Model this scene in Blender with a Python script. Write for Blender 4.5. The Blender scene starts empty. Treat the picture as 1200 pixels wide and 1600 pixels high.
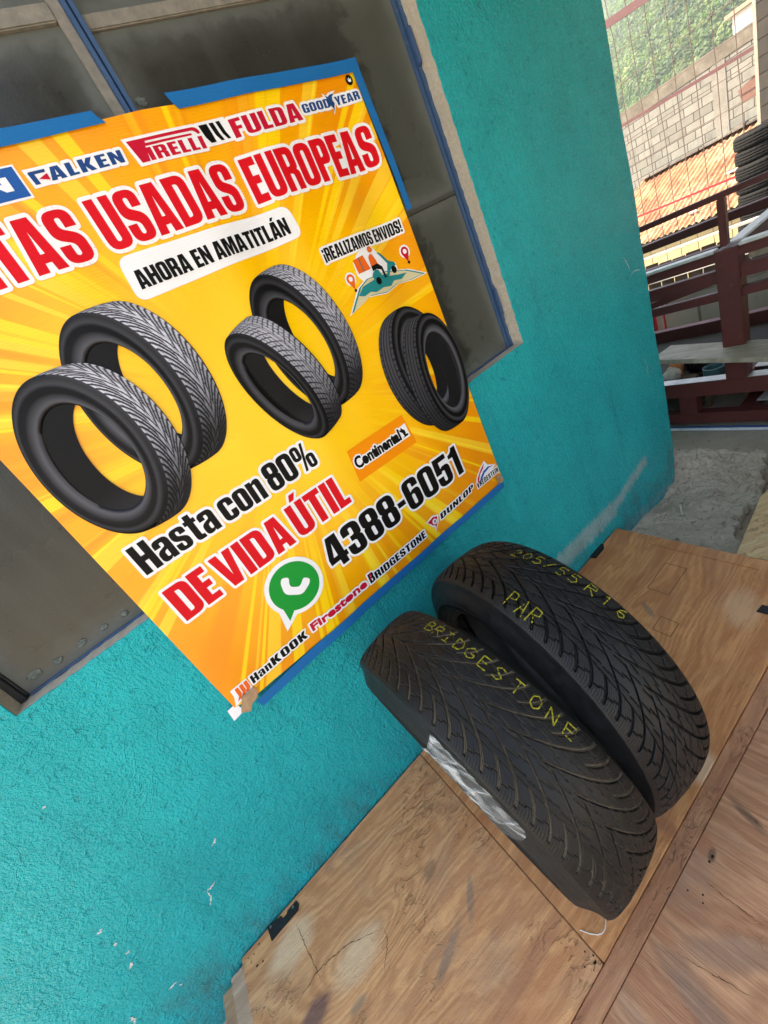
import bpy, bmesh, math, random
import numpy as np
from mathutils import Vector, Matrix
from mathutils.geometry import tessellate_polygon, delaunay_2d_cdt
random.seed(7)
SC = bpy.context.scene
COL = SC.collection
# ---------------------------------------------------------------- camera
# world: x along the teal wall, y into the wall (wall face y = 0), z up, plywood top z = 0
R_CAM = np.array([[0.73082556, -0.50986019, -0.45380236],
                  [-0.59525606, -0.15073829, -0.78927067],
                  [0.33401231, 0.84694778, -0.41366077]])          # rows: right, up, back (see below)
F_PX = 608.08
def _cam_basis():
    R = np.array([[0.73082556, -0.59525606, 0.33401231],
                  [-0.50986019, -0.15073829, 0.84694778],
                  [-0.45380236, -0.78927067, -0.41366077]])
    return R
_R = R_CAM
CAM = np.array([0.0, -0.9, 1.19772])
cd = bpy.data.cameras.new('camera'); cam = bpy.data.objects.new('camera', cd); COL.objects.link(cam)
right, down, fwd = _R[0], _R[1], _R[2]
M = Matrix(((right[0], -down[0], -fwd[0], CAM[0]), (right[1], -down[1], -fwd[1], CAM[1]),
            (right[2], -down[2], -fwd[2], CAM[2]), (0, 0, 0, 1)))
cam.matrix_world = M
cd.sensor_fit = 'HORIZONTAL'; cd.sensor_width = 36; cd.lens = 36 * F_PX / 1200
cd.clip_start = 0.02; cd.clip_end = 3000
SC.camera = cam
def at(px, py, axis, c):
    """the point of the plane axis=c that the surveyed picture point sees"""
    d = np.array([px - 600.0, py - 800.0, F_PX]) @ _R
    t = (c - CAM[axis]) / d[axis]
    return Vector(CAM + d * t)
# ---------------------------------------------------------------- light
SUN_EL, SUN_AZ = math.radians(56), math.radians(121)      # azimuth from +x towards +y
w = bpy.data.worlds.new('World'); SC.world = w; w.use_nodes = True
nt = w.node_tree; bg = nt.nodes['Background']
sky = nt.nodes.new('ShaderNodeTexSky'); sky.sky_type = 'NISHITA'; sky.sun_disc = False
sky.sun_elevation = SUN_EL; sky.sun_rotation = math.radians(90) - SUN_AZ
sky.air_density = 1.0; sky.dust_density = 2.5
nt.links.new(sky.outputs[0], bg.inputs[0]); bg.inputs[1].default_value = 0.14
sl = bpy.data.lights.new('sun', 'SUN'); sl.energy = 5.0; sl.angle = math.radians(0.5); sl.color = (1.0, 0.94, 0.84)
so = bpy.data.objects.new('sun', sl); COL.objects.link(so)
sd = Vector((math.cos(SUN_EL) * math.cos(SUN_AZ), math.cos(SUN_EL) * math.sin(SUN_AZ), math.sin(SUN_EL)))
so.rotation_euler = sd.to_track_quat('Z', 'Y').to_euler(); so.location = (6, 4, 9)
SC.view_settings.view_transform = 'Standard'; SC.view_settings.look = 'None'
SC.view_settings.exposure = 2.36; SC.view_settings.use_white_balance = True; SC.view_settings.white_balance_temperature = 7400; SC.view_settings.white_balance_tint = 10; SC.view_settings.gamma = 1
SC.render.engine = 'CYCLES'
SC.cycles.max_bounces = 8; SC.cycles.diffuse_bounces = 5
SC.cycles.use_denoising = True
# ---------------------------------------------------------------- materials
class NB:
    def __init__(s, name):
        s.m = bpy.data.materials.new(name); s.m.use_nodes = True
        s.t = s.m.node_tree; s.N = s.t.nodes; s.b = s.N['Principled BSDF']
        s._tc = None
    def n(s, typ, **kw):
        o = s.N.new('ShaderNode' + typ)
        for k, v in kw.items():
            if hasattr(o, k): setattr(o, k, v)
        return o
    def l(s, a, b): s.t.links.new(a, b)
    def put(s, sock, v):
        if isinstance(v, (int, float, tuple, list)): sock.default_value = v if not isinstance(v, (tuple, list)) or len(v) == len(sock.default_value) else (*v, 1)
        else: s.l(v, sock)
    def tc(s, which='Object'):
        if s._tc is None: s._tc = s.n('TexCoord')
        return s._tc.outputs[which]
    def map(s, v, sc=(1, 1, 1), loc=(0, 0, 0), rot=(0, 0, 0)):
        o = s.n('Mapping'); s.l(v, o.inputs[0]); o.inputs['Scale'].default_value = sc; o.inputs['Location'].default_value = loc; o.inputs['Rotation'].default_value = rot
        return o.outputs[0]
    def noise(s, v, scale, detail=4, rough=.55, dist=0, out=0):
        o = s.n('TexNoise'); s.l(v, o.inputs['Vector']); o.inputs['Scale'].default_value = scale; o.inputs['Detail'].default_value = detail
        o.inputs['Roughness'].default_value = rough; o.inputs['Distortion'].default_value = dist
        return o.outputs[out]
    def vor(s, v, scale, feature='F1', out=0, rnd=1):
        o = s.n('TexVoronoi'); o.feature = feature; s.l(v, o.inputs['Vector']); o.inputs['Scale'].default_value = scale; o.inputs['Randomness'].default_value = rnd
        return o.outputs[out]
    def ramp(s, v, *stops, interp='LINEAR'):
        o = s.n('ValToRGB'); o.color_ramp.interpolation = interp; s.l(v, o.inputs[0]); e = o.color_ramp.elements
        while len(e) < len(stops): e.new(.5)
        for k, (p, c) in enumerate(stops):
            e[k].position = p; e[k].color = (c, c, c, 1) if isinstance(c, (int, float)) else (*c, 1)
        return o.outputs[0]
    def mix(s, f, a, b, blend='MIX'):
        o = s.n('MixRGB'); o.blend_type = blend; s.put(o.inputs[0], f); s.put(o.inputs[1], a); s.put(o.inputs[2], b); return o.outputs[0]
    def math(s, op, a, b=0.0, c=None, clamp=False):
        o = s.n('Math'); o.operation = op; o.use_clamp = clamp; s.put(o.inputs[0], a); s.put(o.inputs[1], b)
        if c is not None: s.put(o.inputs[2], c)
        return o.outputs[0]
    def sep(s, v):
        o = s.n('SeparateXYZ'); s.l(v, o.inputs[0]); return o.outputs
    def comb(s, x, y, z):
        o = s.n('CombineXYZ'); s.put(o.inputs[0], x); s.put(o.inputs[1], y); s.put(o.inputs[2], z); return o.outputs[0]
    def attr(s, name, out='Color'):
        o = s.n('Attribute'); o.attribute_name = name; return o.outputs[out]
    def bump(s, h, strength=.5, dist=.01, prev=None):
        o = s.n('Bump'); s.l(h, o.inputs['Height']); o.inputs['Strength'].default_value = strength; o.inputs['Distance'].default_value = dist
        if prev is not None: s.l(prev, o.inputs['Normal'])
        return o.outputs[0]
    def done(s, col=None, rough=None, spec=None, normal=None, metal=None):
        b = s.b
        if col is not None: s.put(b.inputs['Base Color'], col)
        if rough is not None: s.put(b.inputs['Roughness'], rough)
        if spec is not None: s.put(b.inputs['Specular IOR Level'], spec)
        if metal is not None: s.put(b.inputs['Metallic'], metal)
        if normal is not None: s.l(normal, b.inputs['Normal'])
        return s.m
def plain(name, col, rough=.6, spec=.4, var=.12, scale=40, bump=0.15, metal=0):
    b = NB(name); n = b.noise(b.tc(), scale, 5)
    dark = tuple(c * (1 - var) for c in col); lite = tuple(min(1, c * (1 + var)) for c in col)
    return b.done(b.ramp(n, (.3, dark), (.7, lite)), rough, spec, b.bump(n, bump, .003), metal)
def m_stucco():
    b = NB('teal stucco paint'); P = b.tc()
    big = b.noise(P, 2.2, 5, .6); mid = b.noise(b.map(P, (1, 1, .45)), 10, 5, .65)
    col = b.ramp(big, (.3, (.0003, .375, .415)), (.7, (.0003, .480, .515)))
    col = b.mix(b.ramp(mid, (.35, 0.0), (.7, .35)), col, (.0003, .265, .300))
    x, y, z = b.sep(P)
    # worn, whitish scuff near the foot of the wall by its corner
    def seg(ax, az, bx, bz, wd, lo, hi, noise_scale):
        L = math.hypot(bx - ax, bz - az); ux, uz = (bx - ax) / L, (bz - az) / L
        dx = b.math('SUBTRACT', x, ax); dz = b.math('SUBTRACT', z, az)
        t = b.math('ADD', b.math('MULTIPLY', dx, ux), b.math('MULTIPLY', dz, uz))
        q = b.math('ABSOLUTE', b.math('SUBTRACT', b.math('MULTIPLY', dx, -uz), b.math('MULTIPLY', dz, -ux)))
        over = b.math('MAXIMUM', b.math('SUBTRACT', b.math('ABSOLUTE', b.math('SUBTRACT', t, L / 2)), L / 2), 0)
        dist = b.math('SQRT', b.math('ADD', b.math('MULTIPLY', q, q), b.math('MULTIPLY', over, over)))
        m = b.math('SUBTRACT', 1, b.math('DIVIDE', dist, wd), clamp=True)
        nn = b.noise(b.map(P, (1, 1, .35)), noise_scale, 6, .7)
        return b.ramp(b.math('MULTIPLY', m, nn), (lo, 0.0), (hi, 1.0))
    qa, qb, qc = at(878, 878, 1, 0), at(955, 800, 1, 0), at(1006, 722, 1, 0)
    s1 = seg(qa.x, qa.z, qb.x, qb.z, .085, .20, .36, 42)
    s2 = seg(qb.x - .02, qb.z - .005, qc.x, qc.z, .060, .22, .42, 50)
    foot = seg(1.0, -.04, 1.8, -.10, .09, .30, .52, 30)
    # little scratches down to the plaster
    sc = b.noise(b.map(P, (6, 1, 14), rot=(0, .5, 0)), 1.6, 6, .62, 1.5)
    scr = b.ramp(sc, (.735, 0.0), (.765, 1.0))
    scuff = b.math('MAXIMUM', b.math('MAXIMUM', s1, s2), b.math('MULTIPLY', foot, .45))
    col = b.mix(b.math('MULTIPLY', scuff, .72), col, (.40, .50, .48))
    col = b.mix(b.math('MULTIPLY', scr, .55), col, (.30, .55, .55))
    dirt = b.math('MULTIPLY', b.ramp(z, (.0, 1.0), (.16, 0.0)), b.ramp(b.noise(b.map(P, (1, 1, .5)), 13, 6, .7), (.42, 0.0), (.68, .75)))
    col = b.mix(dirt, col, (.07, .13, .12))
    drip = b.ramp(b.noise(b.map(P, (16, 16, .9)), 1.0, 4, .6), (.60, 0.0), (.78, .55)); col = b.mix(drip, col, (.0003, .22, .25)); cre = b.ramp(b.noise(P, 62, 4, .6, .25), (.30, 1.0), (.46, 0.0)); col = b.mix(b.math('MULTIPLY', cre, .25), col, (.0003, .15, .175))
    # texture: pebbled render, brushed here and there
    f1 = b.noise(P, 150, 4, .62); f0 = b.noise(P, 62, 4, .6, .25)
    wv = b.noise(b.map(P, (150, 150, 26), rot=(0, .28, 0)), 1.0, 3, .6, .5)
    wv2 = b.noise(b.map(P, (30, 60, 120), rot=(0, .5, 0)), 1.0, 3, .6, .5)
    wsel = b.ramp(b.math('ADD', b.noise(P, 2.6, 3), b.math('MULTIPLY', x, .10)), (.42, 0.0), (.70, 1.0))
    rid = b.ramp(b.noise(P, 5.5, 4, .55, 1.2), (.485, 0.0), (.5, 1.0), (.515, 0.0))
    lump = b.noise(P, 18, 3)
    peb = b.math('ADD', b.math('MULTIPLY', f1, .8), b.math('MULTIPLY', f0, .9))
    st = b.math('ADD', b.math('MULTIPLY', wv, .75), b.math('MULTIPLY', f1, .6))
    mxh = b.n('Mix'); b.put(mxh.inputs[0], wsel); b.put(mxh.inputs[2], peb); b.put(mxh.inputs[3], st)
    h = b.math('ADD', mxh.outputs[0], b.math('MULTIPLY', rid, .16)); h = b.math('ADD', h, b.math('MULTIPLY', lump, .6))
    h = b.math('ADD', h, b.math('MULTIPLY', wv2, .12)); pit = b.ramp(b.noise(P, 44, 3, .6), (.62, 0.0), (.70, 1.0)); h = b.math('SUBTRACT', h, b.math('MULTIPLY', pit, .25))
    col = b.mix(b.math('MULTIPLY', pit, .3), col, (.0005, .12, .14))
    nrm = b.bump(h, 1.0, .0115)
    return b.done(col, b.ramp(f1, (.3, .16), (.7, .32)), .15, nrm)
def m_plaster(name, c0, c1, scale=120, bs=.7):
    b = NB(name); P = b.tc(); n = b.noise(P, scale, 5, .65); g = b.noise(P, scale * .12, 4)
    col = b.mix(b.ramp(g, (.3, 0.0), (.7, .6)), b.ramp(n, (.3, c0), (.7, c1)), c0)
    return b.done(col, .85, .2, b.bump(n, bs, .004))
def m_pane():
    b = NB('dark dusty glass'); P = b.tc('UV'); O = b.tc()
    u, v, _ = b.sep(P)
    du = b.math('MINIMUM', u, b.math('SUBTRACT', b.attr('pane_w', 'Fac'), u)); dv = b.math('MINIMUM', v, b.math('SUBTRACT', b.attr('pane_h', 'Fac'), v))
    e = b.math('MINIMUM', du, dv)
    wob = b.noise(O, 22, 5, .6, .6)
    e2 = b.math('SUBTRACT', e, b.math('MULTIPLY', b.math('SUBTRACT', wob, .42), .05))
    edge = b.ramp(e2, (.004, 1.0), (.022, .35), (.06, 0.0))
    grain = b.noise(O, 420, 3, .7); soft = b.noise(O, 3.1, 4)
    streak = b.noise(b.map(O, (9, 9, 1.2), rot=(0, .2, 0)), 3, 4)
    ox = b.sep(O)[0]; right_refl = b.ramp(b.math('ADD', ox, b.math('MULTIPLY', wob, .22)), (.95, 0.0), (1.10, .9))
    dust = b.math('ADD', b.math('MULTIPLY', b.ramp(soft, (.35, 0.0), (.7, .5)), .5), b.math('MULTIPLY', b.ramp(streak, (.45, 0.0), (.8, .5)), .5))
    dust = b.math('MAXIMUM', dust, right_refl)  # real dust, plus a bright reflection painted in at the right
    base = b.mix(b.ramp(grain, (.4, 0.0), (.75, .6)), (.015, .0145, .012), (.052, .051, .043))
    col = b.mix(b.math('MULTIPLY', dust, .6), base, (.105, .115, .098))  # dust here includes the painted reflection
    col = b.mix(b.math('MULTIPLY', edge, .7), col, (.12, .13, .12))
    spk = b.ramp(b.vor(O, 26, 'F1'), (.02, 1.0), (.05, 0.0))
    col = b.mix(b.math('MULTIPLY', spk, .10), col, (.4, .42, .4))
    rg = b.math('ADD', b.math('MULTIPLY', edge, .3), b.ramp(soft, (.3, .22), (.7, .36)))
    return b.done(col, rg, .38, b.bump(b.noise(O, 160, 3), .12, .002))
def m_ply(name, ang, light, dark, stain, knots=(), seed=0.0, gray=.3, stains=(), ring=1.0, chips=1.0):
    """plywood veneer; ang turns the grain (0: along x)"""
    b = NB(name); O = b.tc()
    P = b.map(O, (1, 1, 1), (seed, seed * .7, 0), (0, 0, ang))
    x, y, z = b.sep(P)
    lo = b.noise(b.map(P, (1.1, 3.2, 1)), 1.3, 4, .5, .6)
    g = b.math('ADD', y, b.math('MULTIPLY', lo, .42))
    for (kx, ky, sx, sy, amp) in knots:
        kv = Vector((kx, ky, 0)); kv.rotate(Matrix.Rotation(ang, 3, 'Z')); kx, ky = kv.x + seed, kv.y + seed * .7
        ex = b.math('POWER', b.math('DIVIDE', b.math('SUBTRACT', x, kx), sx), 2); ey = b.math('POWER', b.math('DIVIDE', b.math('SUBTRACT', y, ky), sy), 2)
        gs = b.math('EXPONENT', b.math('MULTIPLY', b.math('ADD', ex, ey), -1))
        g = b.math('ADD', g, b.math('MULTIPLY', gs, amp))
    band = b.math('SINE', b.math('ADD', b.math('MULTIPLY', g, 190), b.math('MULTIPLY', b.noise(P, 14, 4), 5)))
    band2 = b.math('SINE', b.math('MULTIPLY', g, 61))
    fib = b.noise(b.map(P, (7, 170, 1)), 1.0, 5, .65, .3)
    fib2 = b.noise(b.map(P, (3, 46, 1)), 1.0, 5, .6, .8)
    t = b.math('ADD', b.math('MULTIPLY', band, .075 * ring), b.math('MULTIPLY', fib, .50)); t = b.math('ADD', t, b.math('MULTIPLY', fib2, .42)); t = b.math('ADD', t, b.math('MULTIPLY', band2, .06))
    fin = b.noise(b.map(P, (30, 520, 1)), 1.0, 3, .6); t = b.math('ADD', t, b.math('MULTIPLY', b.math('SUBTRACT', fin, .5), .35))
    col = b.ramp(t, (.34, dark), (.52, tuple((a + c) / 2 for a, c in zip(dark, light))), (.66, light))
    st = b.noise(b.map(P, (.9, 5.5, 1)), 1.7, 5, .6, .8)
    col = b.mix(b.ramp(st, (.52, 0.0), (.72, .75)), col, stain)
    gy = b.noise(b.map(P, (2.2, 3.4, 1), (3.1, 1.7, 0)), 1.9, 5, .65, .6)
    col = b.mix(b.ramp(gy, (.50, 0.0), (.78, gray)), col, (.25, .20, .16))
    wear = b.noise(P, 7.5, 6, .68, 1.0)
    col = b.mix(b.ramp(wear, (.58, 0.0), (.78, .45)), col, tuple(min(1, c * 1.35) for c in light))
    xo, yo, _z = b.sep(O); sn = b.math('MULTIPLY', b.noise(b.map(P, (7, 34, 1)), 1.0, 6, .72, 1.0), 1.15)
    for (qx, qy, qa, qb, ang2, qc, amt) in stains:
        cx, sx_ = math.cos(ang2), math.sin(ang2); ddx = b.math('SUBTRACT', xo, qx); ddy = b.math('SUBTRACT', yo, qy)
        e1 = b.math('POWER', b.math('ABSOLUTE', b.math('DIVIDE', b.math('ADD', b.math('MULTIPLY', ddx, cx), b.math('MULTIPLY', ddy, sx_)), qa)), 2); e2 = b.math('POWER', b.math('ABSOLUTE', b.math('DIVIDE', b.math('SUBTRACT', b.math('MULTIPLY', ddy, cx), b.math('MULTIPLY', ddx, sx_)), qb)), 2)
        gm = b.math('EXPONENT', b.math('MULTIPLY', b.math('ADD', e1, e2), -1))
        col = b.mix(b.math('MULTIPLY', b.ramp(b.math('MULTIPLY', gm, b.math('ADD', sn, .35)), (.34, 0.0), (.72, 1.0)), amt), col, qc)
    # torn veneer: short ragged chips, dark pinholes
    chip = b.noise(b.map(P, (24, 52, 1), rot=(0, 0, .6)), 1.0, 5, .66, 1.6)
    reg = b.noise(P, 3.4, 3)
    cm = b.math('MULTIPLY', b.ramp(chip, (.55, 0.0), (.62, 1.0)), b.ramp(reg, (.47, 0.0), (.58, chips)))
    col = b.mix(b.math('MULTIPLY', cm, .28), col, tuple(c * .6 for c in dark))
    hole = b.ramp(b.vor(b.map(P, (1, 1.6, 1)), 14, 'F1'), (.018, 1.0), (.04, 0.0))
    hm = b.math('MULTIPLY', hole, b.ramp(b.noise(P, 4.2, 2), (.55, 0.0), (.62, 1.0)))
    col = b.mix(hm, col, (.03, .018, .01))
    h = b.math('ADD', b.math('MULTIPLY', fib, .5), b.math('MULTIPLY', wear, .5)); h = b.math('SUBTRACT', h, b.math('MULTIPLY', cm, .9)); h = b.math('SUBTRACT', h, hm); h = b.math('ADD', h, b.math('MULTIPLY', chip, .3 * chips + .05))
    return b.done(col, b.ramp(wear, (.3, .38), (.75, .60)), .3, b.bump(h, .8, .0040))
def m_concrete(name, c0, c1, rough_amt=1.0, sc=1.0):
    b = NB(name); P = b.tc()
    a = b.noise(P, 6 * sc, 6, .65); f = b.noise(P, 70 * sc, 5, .7); s = b.noise(P, 1.7 * sc, 4)
    col = b.mix(b.ramp(s, (.35, 0.0), (.65, .5)), b.ramp(a, (.3, c0), (.7, c1)), tuple(c * .72 for c in c0))
    pit = b.ramp(b.noise(b.map(P, (1, 1.6, 1)), 34 * sc, 5, .7, .5), (.30, 1.0), (.42, 0.0))
    col = b.mix(b.math('MULTIPLY', pit, .75), col, tuple(c * .28 for c in c0))
    h = b.math('ADD', f, b.math('MULTIPLY', a, 1.2)); h = b.math('SUBTRACT', h, b.math('MULTIPLY', pit, .7))
    return b.done(col, .9, .2, b.bump(h, .8 * rough_amt, .012))
def m_paint(name, col, rough=.4, wear=(.2, .1, .05), amt=.4):
    b = NB(name); P = b.tc(); n = b.noise(P, 30, 6, .65); g = b.noise(P, 6, 4)
    c = b.mix(b.ramp(g, (.35, 0.0), (.7, .4)), col, tuple(x * .6 for x in col))
    c = b.mix(b.math('MULTIPLY', b.ramp(n, (.62, 0.0), (.72, 1.0)), amt), c, wear)
    return b.done(c, b.ramp(g, (.3, rough), (.7, rough + .2)), .5, b.bump(n, .12, .003))
NG, SG, PG = 64, 3.8, 1.9           # tread: grooves round the tyre, sweep in pitches, sweep power
T_RO, T_W = .3266, .208; T_TW = T_W / 2 * .80
def m_rubber(name, groove, link_col, dust, seed=0, top=1.0):
    b = NB(name); P = b.tc(); U = b.tc('UV'); M_ = b.math
    u, v, _ = b.sep(U)
    a = M_('DIVIDE', v, T_TW); aa = M_('MINIMUM', M_('ABSOLUTE', a), 1.0); om = M_('SUBTRACT', 1.0, aa)
    pitch = 2 * math.pi * T_RO / NG
    sg = M_('GREATER_THAN', a, 0.0)
    ph = M_('ADD', M_('ADD', M_('DIVIDE', u, pitch), M_('MULTIPLY', M_('POWER', om, PG), SG)), M_('MULTIPLY', sg, .5))
    ds = M_('MULTIPLY', M_('POWER', om, PG - 1), SG * PG / T_TW * pitch)
    ca = M_('DIVIDE', 1.0, M_('SQRT', M_('ADD', 1.0, M_('MULTIPLY', ds, ds))))
    fr = M_('FRACT', ph); idx = M_('FLOOR', ph); fc = M_('SUBTRACT', fr, .5)
    d = M_('MULTIPLY', M_('MULTIPLY', M_('ABSOLUTE', fc), pitch), ca)
    wd = M_('MULTIPLY', M_('ADD', .62, M_('MULTIPLY', aa, .75)), .0021)
    g = M_('ADD', M_('DIVIDE', M_('SUBTRACT', wd, d), .0007), .5, clamp=True)
    odd = M_('GREATER_THAN', M_('MODULO', M_('ADD', idx, 400.0), 2.0), .5)
    g = M_('MULTIPLY', g, M_('SUBTRACT', 1.0, M_('MULTIPLY', odd, M_('LESS_THAN', aa, .50))))
    tread = b.attr('tread', 'Fac')
    lk = b.attr('link', 'Fac')
    g = M_('MULTIPLY', g, M_('DIVIDE', M_('SUBTRACT', M_('ADD', .91, M_('MULTIPLY', sg, .06)), aa), .03, clamp=True))
    g = M_('MULTIPLY', g, tread); lk = M_('MULTIPLY', lk, tread)
    n = b.noise(P, 60, 5, .6); n2 = b.noise(P, 9, 4); n3 = b.noise(P, 240, 3, .6)
    col = b.ramp(n, (.3, (.0040 * top, .0043 * top, .0048 * top)), (.75, (.0098 * top, .0102 * top, .0110 * top)))
    col = b.mix(M_('MULTIPLY', b.ramp(n2, (.45, 0.0), (.75, .45)), dust), col, (.034, .029, .024))
    col = b.mix(M_('MULTIPLY', b.ramp(n3, (.62, 0.0), (.8, .35)), dust), col, (.05, .044, .036))
    col = b.mix(M_('MULTIPLY', lk, .8), col, link_col)
    shd = b.ramp(aa, (.15, .6), (.7, 1.0))
    col = b.mix(M_('MULTIPLY', M_('MULTIPLY', g, b.ramp(n2, (.25, .55), (.55, 1.0))), shd), col, groove)
    zig = M_('MULTIPLY', M_('PINGPONG', M_('MULTIPLY', v, 230), 1), 1.2)
    dirn = M_('SUBTRACT', M_('MULTIPLY', M_('GREATER_THAN', aa, .5), 0.0), 0.0)
    sp = M_('SINE', M_('ADD', M_('MULTIPLY', ph, 2 * math.pi * 6), M_('MULTIPLY', zig, 1.4)))
    spm = M_('MULTIPLY', M_('MULTIPLY', b.ramp(sp, (.70, 0.0), (.95, 1.0)), tread), b.ramp(aa, (.36, 0.0), (.42, 1.0), (.94, 1.0), (.99, 0.0)))
    spm = M_('MULTIPLY', spm, b.ramp(b.noise(P, 16, 2), (.30, .25), (.5, 1.0)))
    col = b.mix(M_('MULTIPLY', spm, .85), col, (.0022, .0022, .0022))
    h = M_('SUBTRACT', M_('MULTIPLY', n, .25), M_('MULTIPLY', spm, 1.1)); h = M_('SUBTRACT', h, M_('MULTIPLY', lk, .5))
    h = M_('SUBTRACT', h, M_('MULTIPLY', g, .8))
    return b.done(col, b.ramp(n, (.3, .38), (.7, .58)), .26, b.bump(h, .9, .0026))
def m_side():
    b = NB('sidewall rubber'); P = b.tc(); n = b.noise(P, 70, 5, .6)
    _x, y, z = b.sep(P); r = b.math('SQRT', b.math('ADD', b.math('MULTIPLY', y, y), b.math('MULTIPLY', z, z)))
    ring = b.math('POWER', b.math('ABSOLUTE', b.math('SINE', b.math('MULTIPLY', r, 420))), 6); g2 = b.noise(P, 14, 4)
    col = b.mix(b.ramp(g2, (.45, 0.0), (.75, .5)), b.ramp(n, (.3, (.0070, .0082, .0092)), (.7, (.0125, .0145, .016))), (.018, .0175, .016))
    return b.done(col, b.ramp(g2, (.3, .5), (.7, .7)), .22, b.bump(b.math('ADD', n, b.math('MULTIPLY', ring, 1.5)), .35, .0015))
def m_banner():
    b = NB('printed banner vinyl'); P = b.tc('UV'); u, v, _ = b.sep(P)
    dx = b.math('SUBTRACT', u, .47); dy = b.math('SUBTRACT', v, .55)
    r = b.math('SQRT', b.math('ADD', b.math('MULTIPLY', dx, dx), b.math('MULTIPLY', dy, dy)))
    a = b.math('ARCTAN2', dy, dx)
    vec = b.comb(b.math('MULTIPLY', b.math('COSINE', a), 3.1), b.math('MULTIPLY', b.math('SINE', a), 3.1), 0.3)
    cl = b.noise(P, 3.2, 4, .55, .4)
    rr = b.math('ADD', r, b.math('MULTIPLY', b.math('SUBTRACT', cl, .5), .32))
    base = b.ramp(rr, (.12, (.92, .56, .003)), (.36, (.90, .45, .003)), (.60, (.82, .27, .003)))
    ray = b.noise(vec, 3.0, 2, .4)
    ry = b.ramp(ray, (.535, 0.0), (.555, 1.0), (.60, 1.0), (.615, 0.0))
    ray2 = b.noise(b.map(vec, loc=(5.2, 1.3, 2)), 4.3, 2, .4)
    ry2 = b.ramp(ray2, (.58, 0.0), (.60, 1.0))
    ray3 = b.noise(b.map(vec, loc=(1.2, 7.3, 4)), 2.6, 2, .4)
    fade = b.ramp(r, (.22, 0.0), (.42, 1.0))
    col = b.mix(b.math('MULTIPLY', b.math('MULTIPLY', ry, fade), .8), base, (.95, .66, .012))
    col = b.mix(b.math('MULTIPLY', b.math('MULTIPLY', ry2, fade), .5), col, (.98, .74, .05))
    col = b.mix(b.math('MULTIPLY', b.math('MULTIPLY', b.ramp(ray3, (.56, 0.0), (.62, 1.0)), fade), .6), col, (.80, .24, .005))
    rib = b.math('SINE', b.math('MULTIPLY', v, 1350))
    col = b.mix(b.math('MULTIPLY', b.math('ADD', rib, 1), .055), col, (.70, .33, .0))
    return b.done(col, b.ramp(cl, (.3, .27), (.7, .38)), .42, b.bump(rib, .12, .0012))
def m_print(name, col, rough=.5):
    b = NB(name); P = b.tc('Object'); v = b.sep(P)[1]
    rib = b.math('SINE', b.math('MULTIPLY', v, 1350))
    c = b.mix(b.math('MULTIPLY', b.math('ADD', rib, 1), .06), (*col, 1), tuple(x * .7 for x in col))
    return b.done(c, rough, .14, b.bump(rib, .08, .0012))
def m_vcol(name, rough=.5, rib=True):
    b = NB(name); c = b.attr('Col')
    v = b.sep(b.tc('Object'))[1]
    rb = b.math('SINE', b.math('MULTIPLY', v, 1350))
    return b.done(c, rough, .14, b.bump(rb, .08, .0012))
def m_film():
    b = NB('clear wrinkled plastic film'); P = b.tc()
    cr = b.noise(b.map(P, (1, .35, 1.2), rot=(.6, 0, 0)), 26, 4, .5, 1.2); vn = b.vor(b.map(P, (1, .4, 1.3), rot=(.5, 0, 0)), 20, 'DISTANCE_TO_EDGE')
    line = b.ramp(vn, (.0, 1.0), (.06, 0.0))
    al = b.math('ADD', .06, b.math('MULTIPLY', b.ramp(cr, (.47, 0.0), (.70, .5)), .85)); al = b.math('ADD', al, b.math('MULTIPLY', line, .25), clamp=True)
    b.put(b.b.inputs['Alpha'], al)
    h = b.math('ADD', cr, b.math('MULTIPLY', line, .4))
    return b.done((.80, .82, .82), .14, .8, b.bump(h, .8, .006))
def m_block(name, c0, c1, mortar, bw=.40, bh=.20, swap=False):
    b = NB(name); P = b.tc(); x, y, z = b.sep(P)
    vec = b.comb(y, z, 0)
    br = b.n('TexBrick'); b.l(vec, br.inputs['Vector']); br.inputs['Scale'].default_value = 1
    br.inputs['Brick Width'].default_value = bw; br.inputs['Row Height'].default_value = bh; br.inputs['Mortar Size'].default_value = .011; br.inputs['Mortar Smooth'].default_value = .3
    br.inputs['Color1'].default_value = (*c0, 1); br.inputs['Color2'].default_value = (*c1, 1); br.inputs['Mortar'].default_value = (*mortar, 1); br.inputs['Bias'].default_value = 0
    n = b.noise(P, 5, 6, .65); f = b.noise(P, 40, 4)
    col = b.mix(b.ramp(n, (.45, 0.0), (.75, .5)), br.outputs[0], tuple(c * .6 for c in c0))
    drip = b.noise(b.map(vec, (5, .7, 1)), 1.3, 5, .6)
    col = b.mix(b.ramp(drip, (.52, 0.0), (.75, .55)), col, tuple(c * .45 for c in c0))
    h = b.math('SUBTRACT', b.math('MULTIPLY', f, .3), br.outputs['Fac'])
    return b.done(col, .9, .15, b.bump(h, .6, .012))
def m_roof():
    b = NB('rusty corrugated sheet'); P = b.tc(); n = b.noise(P, 1.6, 6, .65, .6); f = b.noise(b.map(P, (1, 5, 1)), 3, 5, .6); big = b.noise(b.map(P, (.5, 1.6, 1)), 1.0, 3)
    col = b.ramp(n, (.32, (.13, .048, .026)), (.5, (.27, .135, .070)), (.68, (.36, .24, .15)))
    col = b.mix(b.ramp(f, (.48, 0.0), (.66, .75)), col, (.17, .06, .04))
    col = b.mix(b.ramp(big, (.56, 0.0), (.66, .55)), col, (.52, .36, .17))
    return b.done(col, .75, .25, b.bump(f, .2, .01))
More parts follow.
